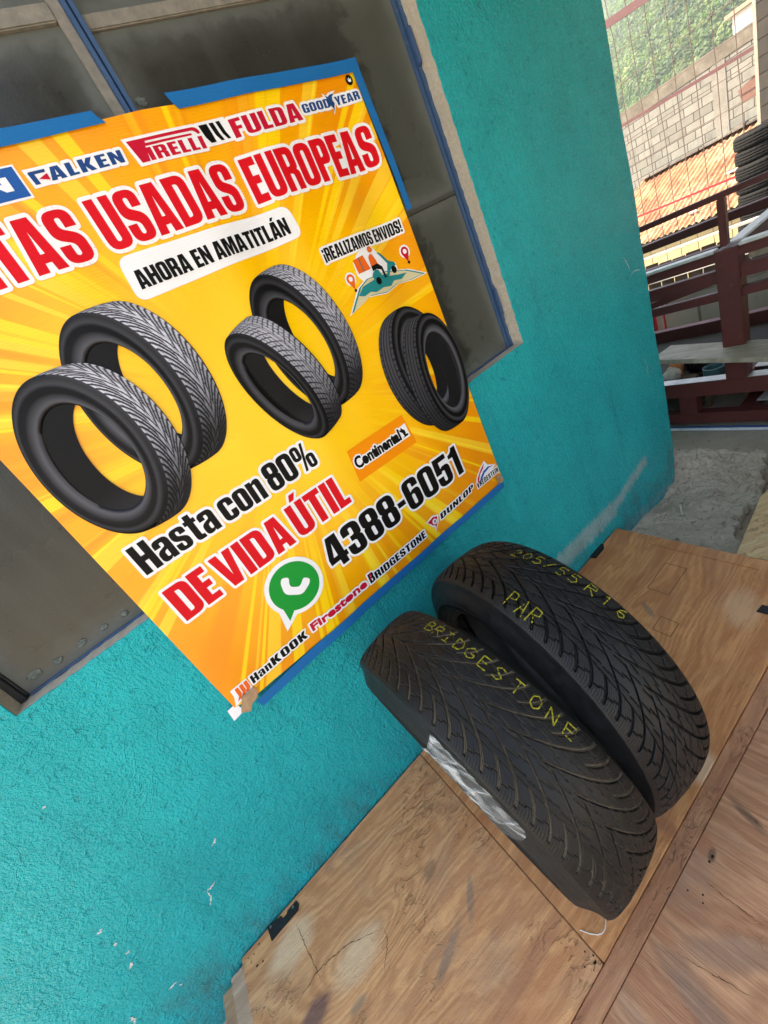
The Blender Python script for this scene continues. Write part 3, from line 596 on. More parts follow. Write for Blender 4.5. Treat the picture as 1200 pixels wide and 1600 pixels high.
# --- lettering: every glyph is drawn as rounded polygons, cap height 1
def Rr(x0, y0, x1, y1, r): return [(x0, y0, r), (x0, y1, r), (x1, y1, r), (x1, y0, r)]
CNT = [(.21, .16, .055), (.21, .84, .055), (.32, .84, .055), (.32, .16, .055)]
G = {
 'A': (.57, [[(0, 0), (.14, 1), (.43, 1), (.57, 0), (.36, 0), (.345, .17), (.225, .17), (.21, 0)], [(.243, .34), (.327, .34), (.285, .76)]]),
 'B': (.53, [[(0, 0), (0, 1), (.51, 1, .16), (.51, .58, .1), (.46, .53), (.53, .49, .1), (.53, 0, .18)], [(.21, .61), (.21, .84), (.3, .84, .05), (.3, .61, .05)], [(.21, .16), (.21, .44), (.31, .44, .05), (.31, .16, .05)]]),
 'C': (.52, [[(0, 0, .2), (0, 1, .2), (.52, 1, .2), (.52, .62), (.31, .62), (.31, .86, .05), (.21, .86, .05), (.21, .14, .05), (.31, .14, .05), (.31, .4), (.52, .4), (.52, 0, .2)]]),
 'D': (.53, [[(0, 0), (0, 1), (.53, 1, .2), (.53, 0, .2)], [(.21, .16), (.21, .84), (.32, .84, .07), (.32, .16, .07)]]),
 'E': (.41, [[(0, 0), (0, 1), (.4, 1), (.4, .82), (.21, .82), (.21, .6), (.38, .6), (.38, .42), (.21, .42), (.21, .18), (.41, .18), (.41, 0)]]),
 'F': (.40, [[(0, 0), (0, 1), (.4, 1), (.4, .82), (.21, .82), (.21, .6), (.37, .6), (.37, .42), (.21, .42), (.21, 0)]]),
 'G': (.53, [[(0, 0, .2), (0, 1, .2), (.53, 1, .2), (.53, .64), (.32, .64), (.32, .86, .05), (.21, .86, .05), (.21, .14, .05), (.32, .14, .05), (.32, .38), (.27, .38), (.27, .54), (.53, .54), (.53, 0)]]),
 'H': (.54, [[(0, 0), (0, 1), (.21, 1), (.21, .6), (.33, .6), (.33, 1), (.54, 1), (.54, 0), (.33, 0), (.33, .41), (.21, .41), (.21, 0)]]),
 'I': (.21, [[(0, 0), (0, 1), (.21, 1), (.21, 0)]]),
 'K': (.57, [[(0, 0), (0, 1), (.21, 1), (.21, .62), (.34, 1), (.56, 1), (.39, .52), (.57, 0), (.35, 0), (.21, .42), (.21, 0)]]),
 'L': (.38, [[(0, 0), (0, 1), (.21, 1), (.21, .18), (.38, .18), (.38, 0)]]),
 'M': (.70, [[(0, 0), (0, 1), (.27, 1), (.35, .5), (.43, 1), (.7, 1), (.7, 0), (.51, 0), (.51, .68), (.41, 0), (.29, 0), (.19, .68), (.19, 0)]]),
 'N': (.53, [[(0, 0), (0, 1), (.19, 1), (.35, .5), (.35, 1), (.53, 1), (.53, 0), (.35, 0), (.18, .52), (.18, 0)]]),
 'O': (.53, [Rr(0, 0, .53, 1, .2), CNT]),
 'P': (.51, [[(0, 0), (0, 1), (.51, 1, .18), (.51, .40, .18), (.21, .40), (.21, 0)], [(.21, .57), (.21, .84), (.3, .84, .06), (.3, .57, .06)]]),
 'R': (.53, [[(0, 0), (0, 1), (.52, 1, .18), (.52, .52, .1), (.46, .47), (.53, .42, .08), (.53, 0), (.33, 0), (.32, .38, .04), (.21, .40), (.21, 0)], [(.21, .56), (.21, .84), (.31, .84, .06), (.31, .56, .06)]]),
 'S': (.52, [[(.52, .66), (.52, 1, .2), (0, 1, .2), (0, .50, .14), (.31, .36, .08), (.31, .14, .05), (.21, .14, .05), (.21, .36), (0, .36), (0, 0, .2), (.52, 0, .2), (.52, .50, .14), (.21, .66, .07), (.21, .86, .05), (.31, .86, .05), (.31, .66)]]),
 'T': (.48, [[(.135, 0), (.135, .82), (0, .82), (0, 1), (.48, 1), (.48, .82), (.345, .82), (.345, 0)]]),
 'U': (.53, [[(0, 1), (0, 0, .2), (.53, 0, .2), (.53, 1), (.32, 1), (.32, .15, .055), (.21, .15, .055), (.21, 1)]]),
 'V': (.56, [[(0, 1), (.15, 0), (.41, 0), (.56, 1), (.36, 1), (.285, .30), (.21, 1)]]),
 'Y': (.55, [[(.17, 0), (.17, .38), (0, 1), (.21, 1), (.275, .62), (.34, 1), (.55, 1), (.38, .38), (.38, 0)]]),
 'Z': (.40, [[(0, 0), (0, .16), (.19, .82), (.02, .82), (.02, 1), (.4, 1), (.4, .84), (.21, .18), (.4, .18), (.4, 0)]]),
 '0': (.53, [Rr(0, 0, .53, 1, .2), CNT]),
 '1': (.36, [[(.15, 0), (.15, .70), (0, .70), (0, .82), (.14, .88, .05), (.2, 1), (.36, 1), (.36, 0)]]),
 '3': (.52, [[(0, .67), (0, 1, .2), (.52, 1, .2), (.52, .57, .09), (.46, .525), (.52, .48, .09), (.52, 0, .2), (0, 0, .2), (0, .36), (.21, .36), (.21, .15, .05), (.31, .15, .05), (.31, .43, .06), (.17, .44), (.17, .6), (.31, .61, .05), (.31, .85, .05), (.21, .85, .05), (.21, .67)]]),
 '4': (.54, [[(.27, 0), (.27, .19), (0, .19), (0, .37), (.18, 1), (.47, 1), (.47, .36), (.54, .36), (.54, .19), (.47, .19), (.47, 0)], [(.15, .36), (.27, .36), (.27, .78)]]),
 '5': (.52, [[(0, .34), (0, 0, .2), (.52, 0, .2), (.52, .66, .15), (.26, .66, .04), (.2, .61), (.2, .83), (.49, .83), (.49, 1), (.02, 1), (0, .44), (.2, .44), (.21, .51, .03), (.31, .51, .05), (.31, .14, .05), (.21, .14, .05), (.21, .34)]]),
 '6': (.53, [[(0, 0, .2), (0, 1, .2), (.53, 1, .2), (.53, .69), (.32, .69), (.32, .86, .05), (.21, .86, .05), (.21, .57), (.29, .62, .04), (.53, .62, .16), (.53, 0, .2)], [(.21, .14, .05), (.21, .48, .05), (.32, .48, .05), (.32, .14, .05)]]),
 '8': (.53, [[(0, 0, .2), (0, .49, .1), (.055, .53), (0, .57, .1), (0, 1, .2), (.53, 1, .2), (.53, .57, .1), (.475, .53), (.53, .49, .1), (.53, 0, .2)], [(.21, .62, .05), (.21, .86, .05), (.32, .86, .05), (.32, .62, .05)], [(.21, .14, .05), (.21, .45, .05), (.32, .45, .05), (.32, .14, .05)]]),
 '-': (.26, [[(0, .36), (0, .53), (.26, .53), (.26, .36)]]),
 '!': (.20, [[(.02, .30), (0, 1), (.2, 1), (.18, .30)], [(.01, 0), (.01, .20), (.19, .20), (.19, 0)]]),
 '¡': (.20, [[(0, -.06), (.02, .60), (.18, .60), (.2, -.06)], [(.01, .72), (.01, .94), (.19, .94), (.19, .72)]]),
 '%': (.74, [Rr(0, .46, .33, 1, .14), Rr(.13, .58, .2, .88, .03), Rr(.41, 0, .74, .54, .14), Rr(.54, .12, .61, .42, .03), [(.2, 0), (.44, 1), (.54, 1), (.3, 0)]]),
 'a': (.49, [[(.49, 0), (.49, .78, .17), (0, .78, .17), (0, .50), (.19, .50), (.19, .64, .04), (.29, .64, .04), (.29, .49, .04), (0, .38, .12), (0, 0, .15), (.24, 0, .1), (.29, .07), (.3, 0)], [(.19, .13, .04), (.19, .31, .04), (.29, .36), (.29, .13, .04)]]),
 'c': (.49, [[(0, 0, .18), (0, .78, .18), (.49, .78, .18), (.49, .48), (.29, .48), (.29, .65, .045), (.2, .65, .045), (.2, .13, .045), (.29, .13, .045), (.29, .31), (.49, .31), (.49, 0, .18)]]),
 'n': (.49, [[(0, 0), (0, .78), (.19, .78), (.2, .70), (.29, .78, .06), (.49, .78, .13), (.49, 0), (.29, 0), (.29, .64, .04), (.2, .62, .03), (.2, 0)]]),
 'o': (.49, [Rr(0, 0, .49, .78, .18), [(.2, .13, .045), (.2, .65, .045), (.29, .65, .045), (.29, .13, .045)]]),
 's': (.47, [[(.47, .52), (.47, .78, .17), (0, .78, .17), (0, .40, .12), (.28, .28, .06), (.28, .12, .04), (.19, .12, .04), (.19, .28), (0, .28), (0, 0, .17), (.47, 0, .17), (.47, .39, .12), (.19, .51, .05), (.19, .66, .04), (.28, .66, .04), (.28, .52)]]),
 't': (.37, [[(.08, 0, .12), (.08, .63), (0, .63), (0, .78), (.08, .78), (.08, .95), (.28, .95), (.28, .78), (.37, .78), (.37, .63), (.28, .63), (.28, .15, .03), (.37, .14), (.37, 0)]]),
}
ACC = [(.22, 1.06), (.30, 1.25), (.48, 1.25), (.36, 1.06)]
G['Á'] = (.57, G['A'][1] + [ACC]); G['Ú'] = (.53, G['U'][1] + [ACC])
MULTI = {'%': [[0, 1], [2, 3], [4]], '!': [[0], [1]], '¡': [[0], [1]], 'Á': [[0, 1], [2]], 'Ú': [[0], [1]]}
def rounded(poly, n=5):
    out = []; m = len(poly)
    for i, p in enumerate(poly):
        r = p[2] if len(p) > 2 else 0; c = Vector(p[:2])
        if not r: out.append((c.x, c.y)); continue
        a = Vector(poly[i - 1][:2]) - c; b = Vector(poly[(i + 1) % m][:2]) - c
        ra = min(r, a.length * .5); rb = min(r * 1.0, b.length * .5)
        A = c + a.normalized() * ra; B = c + b.normalized() * rb
        for k in range(n + 1):
            t = k / n; q = A * (1 - t) ** 2 + c * (2 * t * (1 - t) * .9 + 0) + B * t * t + (A + B) * .5 * (2 * t * (1 - t) * .1)
            out.append((q.x, q.y))
    return out
def union_cdt(polys, eps=1e-7):
    vs = []; fs = []
    for p in polys:
        n = len(vs); vs += [Vector(q) for q in p]; fs.append(list(range(n, n + len(p))))
    v, e, f, *_ = delaunay_2d_cdt(vs, [], fs, 1, eps)
    return [(q.x, q.y) for q in v], [tuple(t) for t in f]
def ccw(p):
    a = sum(p[i - 1][0] * p[i][1] - p[i][0] * p[i - 1][1] for i in range(len(p)))
    return p if a > 0 else p[::-1]
def halo_of(contours, wd, extra=()):
    """union of discs and strips along every contour: the pale outline round the letters"""
    polys = []
    for c in contours:
        n = len(c)
        for i in range(n):
            p = Vector(c[i]); q = Vector(c[(i + 1) % n]); d = q - p
            if d.length < 1e-6: continue
            nn = Vector((-d.y, d.x)).normalized() * wd
            polys.append(ccw([(p - nn)[:], (q - nn)[:], (q + nn)[:], (p + nn)[:]]))
            pd = Vector(c[i]) - Vector(c[i - 1])
            if pd.length > 1e-6 and pd.angle(d, 0) > .2:
                polys.append([(p.x + wd * math.cos(t), p.y + wd * math.sin(t)) for t in [2 * math.pi * (k + .13) / 12 for k in range(12)]])
    for c in extra: polys.append(ccw(list(c)))
    return union_cdt(polys)
def fill_groups(groups):
    V = []; F = []
    for g in groups:
        n = len(V); pts = [p for c in g for p in c]
        tri = tessellate_polygon([[Vector((x, y, 0)) for x, y in c] for c in g])
        V += pts; F += [tuple(i + n for i in t) for t in tri]
    return V, F
def layout(txt, u0, v0, u1, v1, hgt, slant=0, gap=.045, space=.20, upx=None):
    """glyph contours of one line from (u0,v0) to (u1,v1), cap height hgt"""
    tot = 0; items = []
    for ch in txt:
        if ch == ' ': tot += space; continue
        wd = G[ch][0]; items.append((ch, tot)); tot += wd + gap
    tot -= gap
    sx = math.hypot(u1 - u0, v1 - v0) / tot; ang = math.atan2(v1 - v0, u1 - u0); ca, sa = math.cos(ang), math.sin(ang)
    groups = []
    for ch, x0 in items:
        cs = [rounded(c) for c in G[ch][1]]
        T = lambda p: (u0 + ((p[0] + x0) * sx + slant * p[1] * hgt) * ca - p[1] * hgt * sa, v0 + ((p[0] + x0) * sx + slant * p[1] * hgt) * sa + p[1] * hgt * ca)
        cs = [[T(p) for p in c] for c in cs]
        for g in MULTI.get(ch, [list(range(len(cs)))]): groups.append([cs[i] for i in g])
    return groups
def letters(txt, u0, v0, u1, v1, hgt, mat, halo=.005, slant=0, label=None, gap=.045, space=.20, layer=None, hmat=None):
    gr = layout(txt, u0, v0, u1, v1, hgt, slant, gap, space)
    V, F = fill_groups(gr)
    o = flatmesh('lettering', V, F, layer or L3, mat, ban)
    if label: o['label'] = label
    if halo:
        V, F = halo_of([c for g in gr for c in g], halo, [g[0] for g in gr])
        flatmesh('outline', V, F, L2, hmat or C_WHT, o)
    return o
def font_contours(txt, u0, v0, u1, v1, hgt, slant=0, mode='fit'):
    """the built-in face, outlines read back as closed contours"""
    cu = bpy.data.curves.new('tmp', 'FONT'); cu.body = txt; cu.size = 1; cu.resolution_u = 3
    ob = bpy.data.objects.new('tmp', cu); COL.objects.link(ob)
    dg = bpy.context.evaluated_depsgraph_get(); me = bpy.data.meshes.new_from_object(ob.evaluated_get(dg))
    V = [(v.co.x, v.co.y) for v in me.vertices]; F = [tuple(p.vertices) for p in me.polygons]
    cnt = {}
    for f in F:
        for i in range(len(f)):
            k = tuple(sorted((f[i - 1], f[i]))); cnt[k] = cnt.get(k, 0) + 1
    E = [k for k, c in cnt.items() if c == 1]
    bpy.data.objects.remove(ob); bpy.data.curves.remove(cu); bpy.data.meshes.remove(me)
    xs = [v[0] for v in V]; ys = [v[1] for v in V]; cap = .70
    L = math.hypot(u1 - u0, v1 - v0); ang = math.atan2(v1 - v0, u1 - u0); ca, sa = math.cos(ang), math.sin(ang); x0 = min(xs); sx = L / (max(xs) - x0)
    def T(p):
        x = (p[0] - x0) * sx + slant * p[1] / cap * hgt; y = p[1] / cap * hgt
        return (u0 + x * ca - y * sa, v0 + x * sa + y * ca)
    return [T(v) for v in V], F, E
def font_letters(txt, u0, v0, u1, v1, hgt, mat, bold=.0015, halo=.004, slant=0, label=None):
    V, F, E = font_contours(txt, u0, v0, u1, v1, hgt, slant)
    def strips(wd):
        ps = []
        for a, c in E:
            p = Vector(V[a]); q = Vector(V[c]); d = q - p
            if d.length < 1e-7: continue
            nn = Vector((-d.y, d.x)).normalized() * wd; e = d.normalized() * wd * .7
            ps.append(ccw([(p - nn - e)[:], (q - nn + e)[:], (q + nn + e)[:], (p + nn - e)[:]]))
        return ps + [ccw([V[i] for i in f]) for f in F]
    v2, f2 = union_cdt(strips(bold)) if bold else (V, F)
    o = flatmesh('lettering', v2, f2, L3, mat, ban)
    if label: o['label'] = label
    if halo:
        v2, f2 = union_cdt(strips(bold + halo)); flatmesh('outline', v2, f2, L2, C_WHT, o)
    return o
def shape(name, poly, layer, mat, parent=None, label=None):
    V, F = fill_groups([[rounded(poly, 6)]]); o = flatmesh(name, V, F, layer, mat, parent or ban)
    if label: o['label'] = label
    return o
def disc(c, r, n=40, ry=None): return [(c[0] + r * math.cos(2 * math.pi * k / n), c[1] + (ry or r) * math.sin(2 * math.pi * k / n)) for k in range(n)]
# headline
letters('LLANTAS', .006, .888, .316, .888, .078, C_RED, .0062, label='red headline word on the banner')
letters('USADAS', .3435, .8885, .612, .8885, .078, C_RED, .0062, label='red headline word on the banner')
letters('EUROPEAS', .638, .8885, .965, .8865, .0755, C_RED, .0062, label='red headline word on the banner')
# white pill and its text
shape('text_panel', [(.333, .806, .018), (.339, .879, .018), (.693, .872, .018), (.700, .812, .018)], L1, C_WHT)
letters('AHORA EN AMATITLÁN', .349, .823, .676, .823, .0305, C_BLK, 0, label='black line of lettering in the white panel')
letters('¡REALIZAMOS ENVIOS!', .722, .750, .957, .7475, .0265, C_BLK, .0045, slant=0, label='small black line of lettering over the scooter picture')
letters('Hasta con 80%', .048, .377, .477, .378, .0645, C_BLK, .0062, label='black line of lettering below the tyre pictures', space=.16)
letters('DE VIDA ÚTIL', .047, .2475, .503, .2505, .0835, C_RED, .0062, label='red line of lettering above the green phone logo', space=.13)
letters('4388-6051', .372, .1215, .860, .1195, .089, C_BLK, .0062, label='large black phone number', gap=.05)
# maker names
letters('MICHELIN', .030, 1.0005, .2665, 1.0005, .0185, C_WHT, 0, slant=0, layer=L3)
shape('logo_panel', [(-.03, .990), (-.03, 1.030), (.283, 1.030), (.283, .990)], L2, C_BLUE)
shape('logo_panel', [(-.035, .986), (-.035, 1.0325), (.286, 1.0325), (.286, .987)], L1, C_WHT)
shape('logo_mark', [(.2985, 1.0012), (.2965, 1.0185, .003), (.3225, 1.0185), (.3215, 1.0145), (.3050, 1.0145), (.3060, 1.0012)], L3, C_NAVY)
shape('logo_panel', [(.294, .997), (.292, 1.023), (.330, 1.023), (.330, .998)], L2 - .0002, C_WHT)
letters('ALKEN', .3235, 1.0015, .444, 1.0015, .0175, C_NAVY, .0045, gap=.10, slant=.08)
shape('logo_mark', [(.3075, 1.0075), (.3225, 1.0125), (.3225, 1.0035)], L4, C_PRD)
letters('IRELLI', .487, .9945, .594, .993, .019, C_PRD, .0045, gap=.09)
shape('logo_mark', [(.470, .9945), (.462, 1.027), (.591, 1.0265, .008), (.596, 1.016, .006), (.590, 1.0155), (.583, 1.022, .003), (.492, 1.0225), (.492, 1.0195), (.578, 1.0185), (.578, 1.0155), (.489, 1.0155), (.4845, .9945)], L3, C_PRD)
shape('logo_panel', [(.464, .990), (.456, 1.0315), (.594, 1.031, .008), (.603, 1.016, .006), (.600, 1.005), (.59, 1.0), (.488, 1.0), (.488, .990)], L2 - .0001, C_WHT)
def curved_bar(x, k):
    return [(x, 1.0265), (x + k, 1.0265), (x + k * .9 + .004, 1.010), (x + k * .5 + .012, .9985), (x + .010, .9985), (x + .004, 1.008)]
for x, k in ((.597, .017), (.618, .009), (.632, .008)): shape('logo_mark', curved_bar(x, k), L3, C_BLK)
shape('logo_panel', [(.592, .994), (.592, 1.031), (.652, 1.031), (.654, .994)], L2 - .0002, C_WHT)
letters('FULDA', .657, .9955, .816, .9975, .029, C_PRD, .005, gap=.07)
letters('GOOD', .823, 1.0065, .893, 1.0065, .0145, C_NAVY, .0045, gap=.08)
letters('YEAR', .908, 1.0065, .972, 1.0065, .0145, C_NAVY, .0045, gap=.08)
foot = [(.887, 1.027), (.893, 1.023), (.899, 1.026), (.911, 1.027), (.904, 1.022), (.902, 1.016), (.905, 1.011), (.899, 1.001), (.8965, .9975), (.8975, 1.004), (.893, 1.009), (.891, 1.017)]
shape('logo_mark', foot, L4, C_NAVY); shape('logo_panel', [(x + (x - .898) * .5, y + (y - 1.012) * .3) for x, y in foot], L2 - .0003, C_WHT)
shape('emblem', disc((.961, 1.041), .0088), L3, C_BLK); shape('emblem', [(.957, 1.045), (.9575, 1.038, .003), (.965, 1.037, .003), (.9655, 1.044), (.963, 1.041), (.961, 1.046), (.959, 1.041)], L4, C_WHT)
letters('H', .063, .018, .0805, .018, .0225, C_BLK, .004, slant=.12)
letters('an', .0835, .0185, .1175, .019, .0225, C_BLK, .004, slant=.12, gap=.1)
letters('KOOK', .1215, .0195, .2255, .0215, .0225, C_BLK, .004, slant=.12, gap=.09)
for k in range(3):
    x = .020 + .0115 * k
    shape('logo_mark', [(x - .006 + .001 * k, .008 + .003 * k), (x + .003, .018 + .002 * k), (x + .005, .040), (x + .0135, .040), (x + .012, .020), (x + .004, .010 + .001 * k)], L3, C_ORG2)
shape('logo_panel', [(.003, .000), (.014, .024), (.016, .044), (.058, .044), (.057, .012), (.030, .006)], L2 - .0001, C_WHT)
font_letters('Firestone', .244, .0255, .424, .0265, .021, C_PRD, .0017, .0045, .10)
letters('B', .436, .0235, .4535, .024, .029, C_BLK, .0045, slant=.12); shape('logo_mark', [(.441, .032), (.443, .0505), (.4515, .0505), (.444, .040)], L4, C_PRD)
letters('RIDGESTONE', .456, .0245, .650, .028, .0215, C_BLK, .004, slant=.12, gap=.08)
shape('logo_mark', [(.672, .060), (.697, .064), (.712, .058), (.704, .040), (.690, .0255), (.694, .036), (.686, .041), (.681, .050)], L3, C_PRD)
shape('logo_panel', [(.668, .063), (.697, .069), (.718, .060), (.708, .038), (.686, .019), (.689, .034), (.682, .039), (.677, .051)], L2 - .0001, C_WHT)
shape('logo_mark', disc((.697, .0485), .0085, 20), L4, C_WHT); letters('D', .6935, .0445, .700, .0445, .0085, C_BLK, 0, slant=.2, layer=L4 + .0003)
letters('DUNLOP', .720, .0395, .868, .0505, .0175, C_BLK, .0038, slant=.3, gap=.10)
letters('VREDESTEIN', .884, .0425, .985, .0425, .0175, C_BLK, .003, slant=.05, gap=.12)
shape('logo_mark', [(.889, .052), (.896, .070), (.915, .086), (.940, .100), (.932, .088), (.912, .078), (.899, .062)], L3, C_PRD)
shape('logo_mark', [(.897, .050), (.908, .066), (.928, .079), (.950, .082), (.975, .072), (.955, .076), (.930, .071), (.913, .060)], L3, C_BLUE)
shape('logo_panel', [(.880, .040), (.886, .060), (.893, .074), (.915, .091), (.944, .107), (.952, .088), (.984, .070), (.955, .060), (.92, .050)], L2 - .0002, C_WHT)
shape('logo_panel', [(.548, .281), (.555, .366), (.742, .368), (.751, .281)], L1, C_ORG)
font_letters('Continental', .560, .3125, .712, .312, .029, C_BLK, .0016, .0035)
shape('logo_mark', [(.716, .3115), (.724, .3145), (.722, .325), (.716, .331), (.714, .337), (.719, .334), (.723, .341), (.726, .334), (.731, .330), (.732, .322), (.730, .318), (.737, .317), (.737, .312)], L3, C_BLK)
shape('logo_panel', [(.711, .307), (.711, .342), (.740, .345), (.741, .307)], L2 + .0001, C_WHT)
# phone bubble
c = (.2695, .1585); R1, R2 = .0735, .0625
def bubble(c, r, tip, a0, a1, n=48):
    pts = []
    for k in range(n + 1):
        a = a1 + (2 * math.pi - (a1 - a0)) * k / n; pts.append((c[0] + r * math.cos(a), c[1] + r * math.sin(a)))
    return pts + [tip]
shape('logo_panel', bubble(c, R1, (.194, .0715), math.radians(206), math.radians(243)), L2, C_WHT)
o = shape('logo_mark', bubble(c, R2, (.2135, .090), math.radians(211), math.radians(237)), L3, C_GRN, label='green speech bubble with a white telephone handset')
ca_, sa_ = math.cos(-.50), math.sin(-.50)
hs = [(-.036, .012, .006), (-.036, .026, .008), (-.018, .028, .006), (-.015, .012, .004), (-.010, .004, .006), (.010, .004, .006), (.015, .012, .004), (.018, .028, .006), (.036, .026, .008), (.036, .012, .006), (.022, -.016, .012), (-.022, -.016, .012)]
# the handset lies across the bubble
hs = [(c[0] + (x * math.cos(-.68) - (y - .006) * math.sin(-.68)), c[1] + (x * math.sin(-.68) + (y - .006) * math.cos(-.68)), r) for x, y, r in hs]
shape('handset', hs, L4, C_WHT, o)
# delivery picture
mapo = [(.722, .632), (.7705, .6775), (.80, .689), (.868, .688), (.932, .6705), (.981, .6425), (.935, .643), (.890, .649), (.844, .6405), (.791, .650)]
mo = shape('delivery_picture', mapo, L2, C_WHT)
ins = lambda P, k, cx=.85, cy=.664: [(cx + (x - cx) * k, cy + (y - cy) * (k - .03)) for x, y in P]
shape('map_border', ins(mapo, .95), L2 + .0002, C_TEAL, mo); shape('map_paper', ins(mapo, .885), L2 + .0004, C_BEI, mo)
shape('map_land', [(.765, .662), (.785, .676), (.83, .680), (.86, .676), (.90, .668), (.925, .664), (.905, .656), (.88, .660), (.865, .652), (.84, .656), (.815, .653), (.80, .659), (.78, .656)], L2 + .0006, C_TEAL, mo)
def pin(x, y, s, m):
    shape('map_pin', disc((x, y + s), s * 1.05 + .0035, 20), L2 - .0001, C_WHT, mo)
    shape('map_pin', [(x, y - s * 1.2)] + [(x + s * math.cos(a), y + s + s * math.sin(a)) for a in [math.radians(-30 + 240 * k / 16) for k in range(17)]], L3, m, mo)
    shape('map_pin', disc((x, y + s), s * .5, 14), L3 + .0003, C_WHT, mo); shape('map_pin', disc((x + .001, y - s * 1.4), .0035, 10), L3, C_BLK, mo)
pin(.763, .690, .0105, C_ORG2); pin(.941, .697, .0105, C_PRD)
shape('rider_backing', [(.784, .700), (.786, .728), (.806, .742), (.835, .749, .01), (.853, .745, .01), (.862, .73), (.885, .705), (.905, .695), (.905, .68), (.80, .675)], L2 - .0003, C_WHT, mo)
shape('parcel', [(.789, .703), (.788, .733), (.818, .735), (.825, .703)], L3, C_ORG2, mo); shape('parcel', [(.803, .703), (.8025, .734), (.8055, .734), (.8065, .703)], L3 + .0003, mt('p_gry', m_print, 'grey ink', (.16, .15, .15)), mo)
shape('rider', [(.829, .706), (.831, .728, .006), (.843, .733, .006), (.850, .715), (.851, .706)], L3, C_ORG2, mo); shape('rider', disc((.843, .7405), .0068, 18), L3 + .0002, C_ORG2, mo); shape('rider', [(.846, .735), (.851, .737), (.851, .742), (.846, .742)], L3 + .0004, mt('p_skin', m_print, 'skin ink', (.45, .18, .10)), mo)
shape('rider', [(.829, .707), (.85, .708), (.861, .698), (.862, .676), (.868, .674), (.856, .673), (.855, .693), (.84, .698), (.829, .696)], L3 + .0003, C_BLK, mo)
shape('scooter', [(.820, .690, .008), (.838, .698), (.846, .694), (.850, .682), (.868, .680), (.880, .700), (.866, .722), (.861, .727), (.864, .729), (.871, .724), (.886, .704), (.903, .697, .006), (.903, .689), (.892, .689), (.882, .684), (.870, .672), (.845, .671), (.824, .674, .006)], L3 + .0001, C_TEAL, mo)
for x, y in ((.834, .673), (.893, .682)): shape('scooter_wheel', disc((x, y), .0082, 18), L3 + .0005, C_BLK, mo)
# --- printed tyre pictures: a tyre flattened to half a millimetre of relief, coloured by its print
M_TP = mt('tp', m_vcol, 'tyre photograph ink')
def tread_groove(T, a, N, smax, pw, tw, R, links=(.32, .56, .80), gw=.0022, lw=.0011, fade_a=.26, soft=.45):
    """groove depth mask 0..1 for tread angle T and axial a in -1..1"""
    sd = np.sign(a); aa = np.abs(a); pitch = 2 * np.pi * R / N
    s = smax * (1 - aa) ** pw
    ph = T * N / (2 * np.pi) + s + np.where(sd > 0, .5, 0)
    ds = smax * pw * (1 - aa) ** (pw - 1) / tw
    ca = 1 / np.sqrt(1 + (ds * pitch) ** 2)
    fr = ph - np.floor(ph); d = np.abs(fr - .5) * pitch * ca
    idx = np.floor(ph); odd = np.mod(idx, 2)
    fade = np.where((odd > 0) & (aa < fade_a), 0.0, 1.0)
    g = np.clip((gw * (.75 + .5 * aa) - d) / (gw * soft) + .5, 0, 1) * fade
    for k, ak in enumerate(links):
        z = .035 * (hsh(idx, k + sd * 3) - .5) + .05 * (fr - .5) * (1 if k % 2 else -1)
        dd = np.abs(aa - ak - z) * tw; g = np.maximum(g, np.clip((lw - dd) / (lw * .6) + .5, 0, 1) * (.8 if k < 2 else .65))
    if links: g = np.maximum(g, np.clip((lw - np.abs(aa - .07 - .05 * (hsh(idx, 9) - .5)) * tw) / (lw * .6) + .5, 0, 1) * .8)
    return g
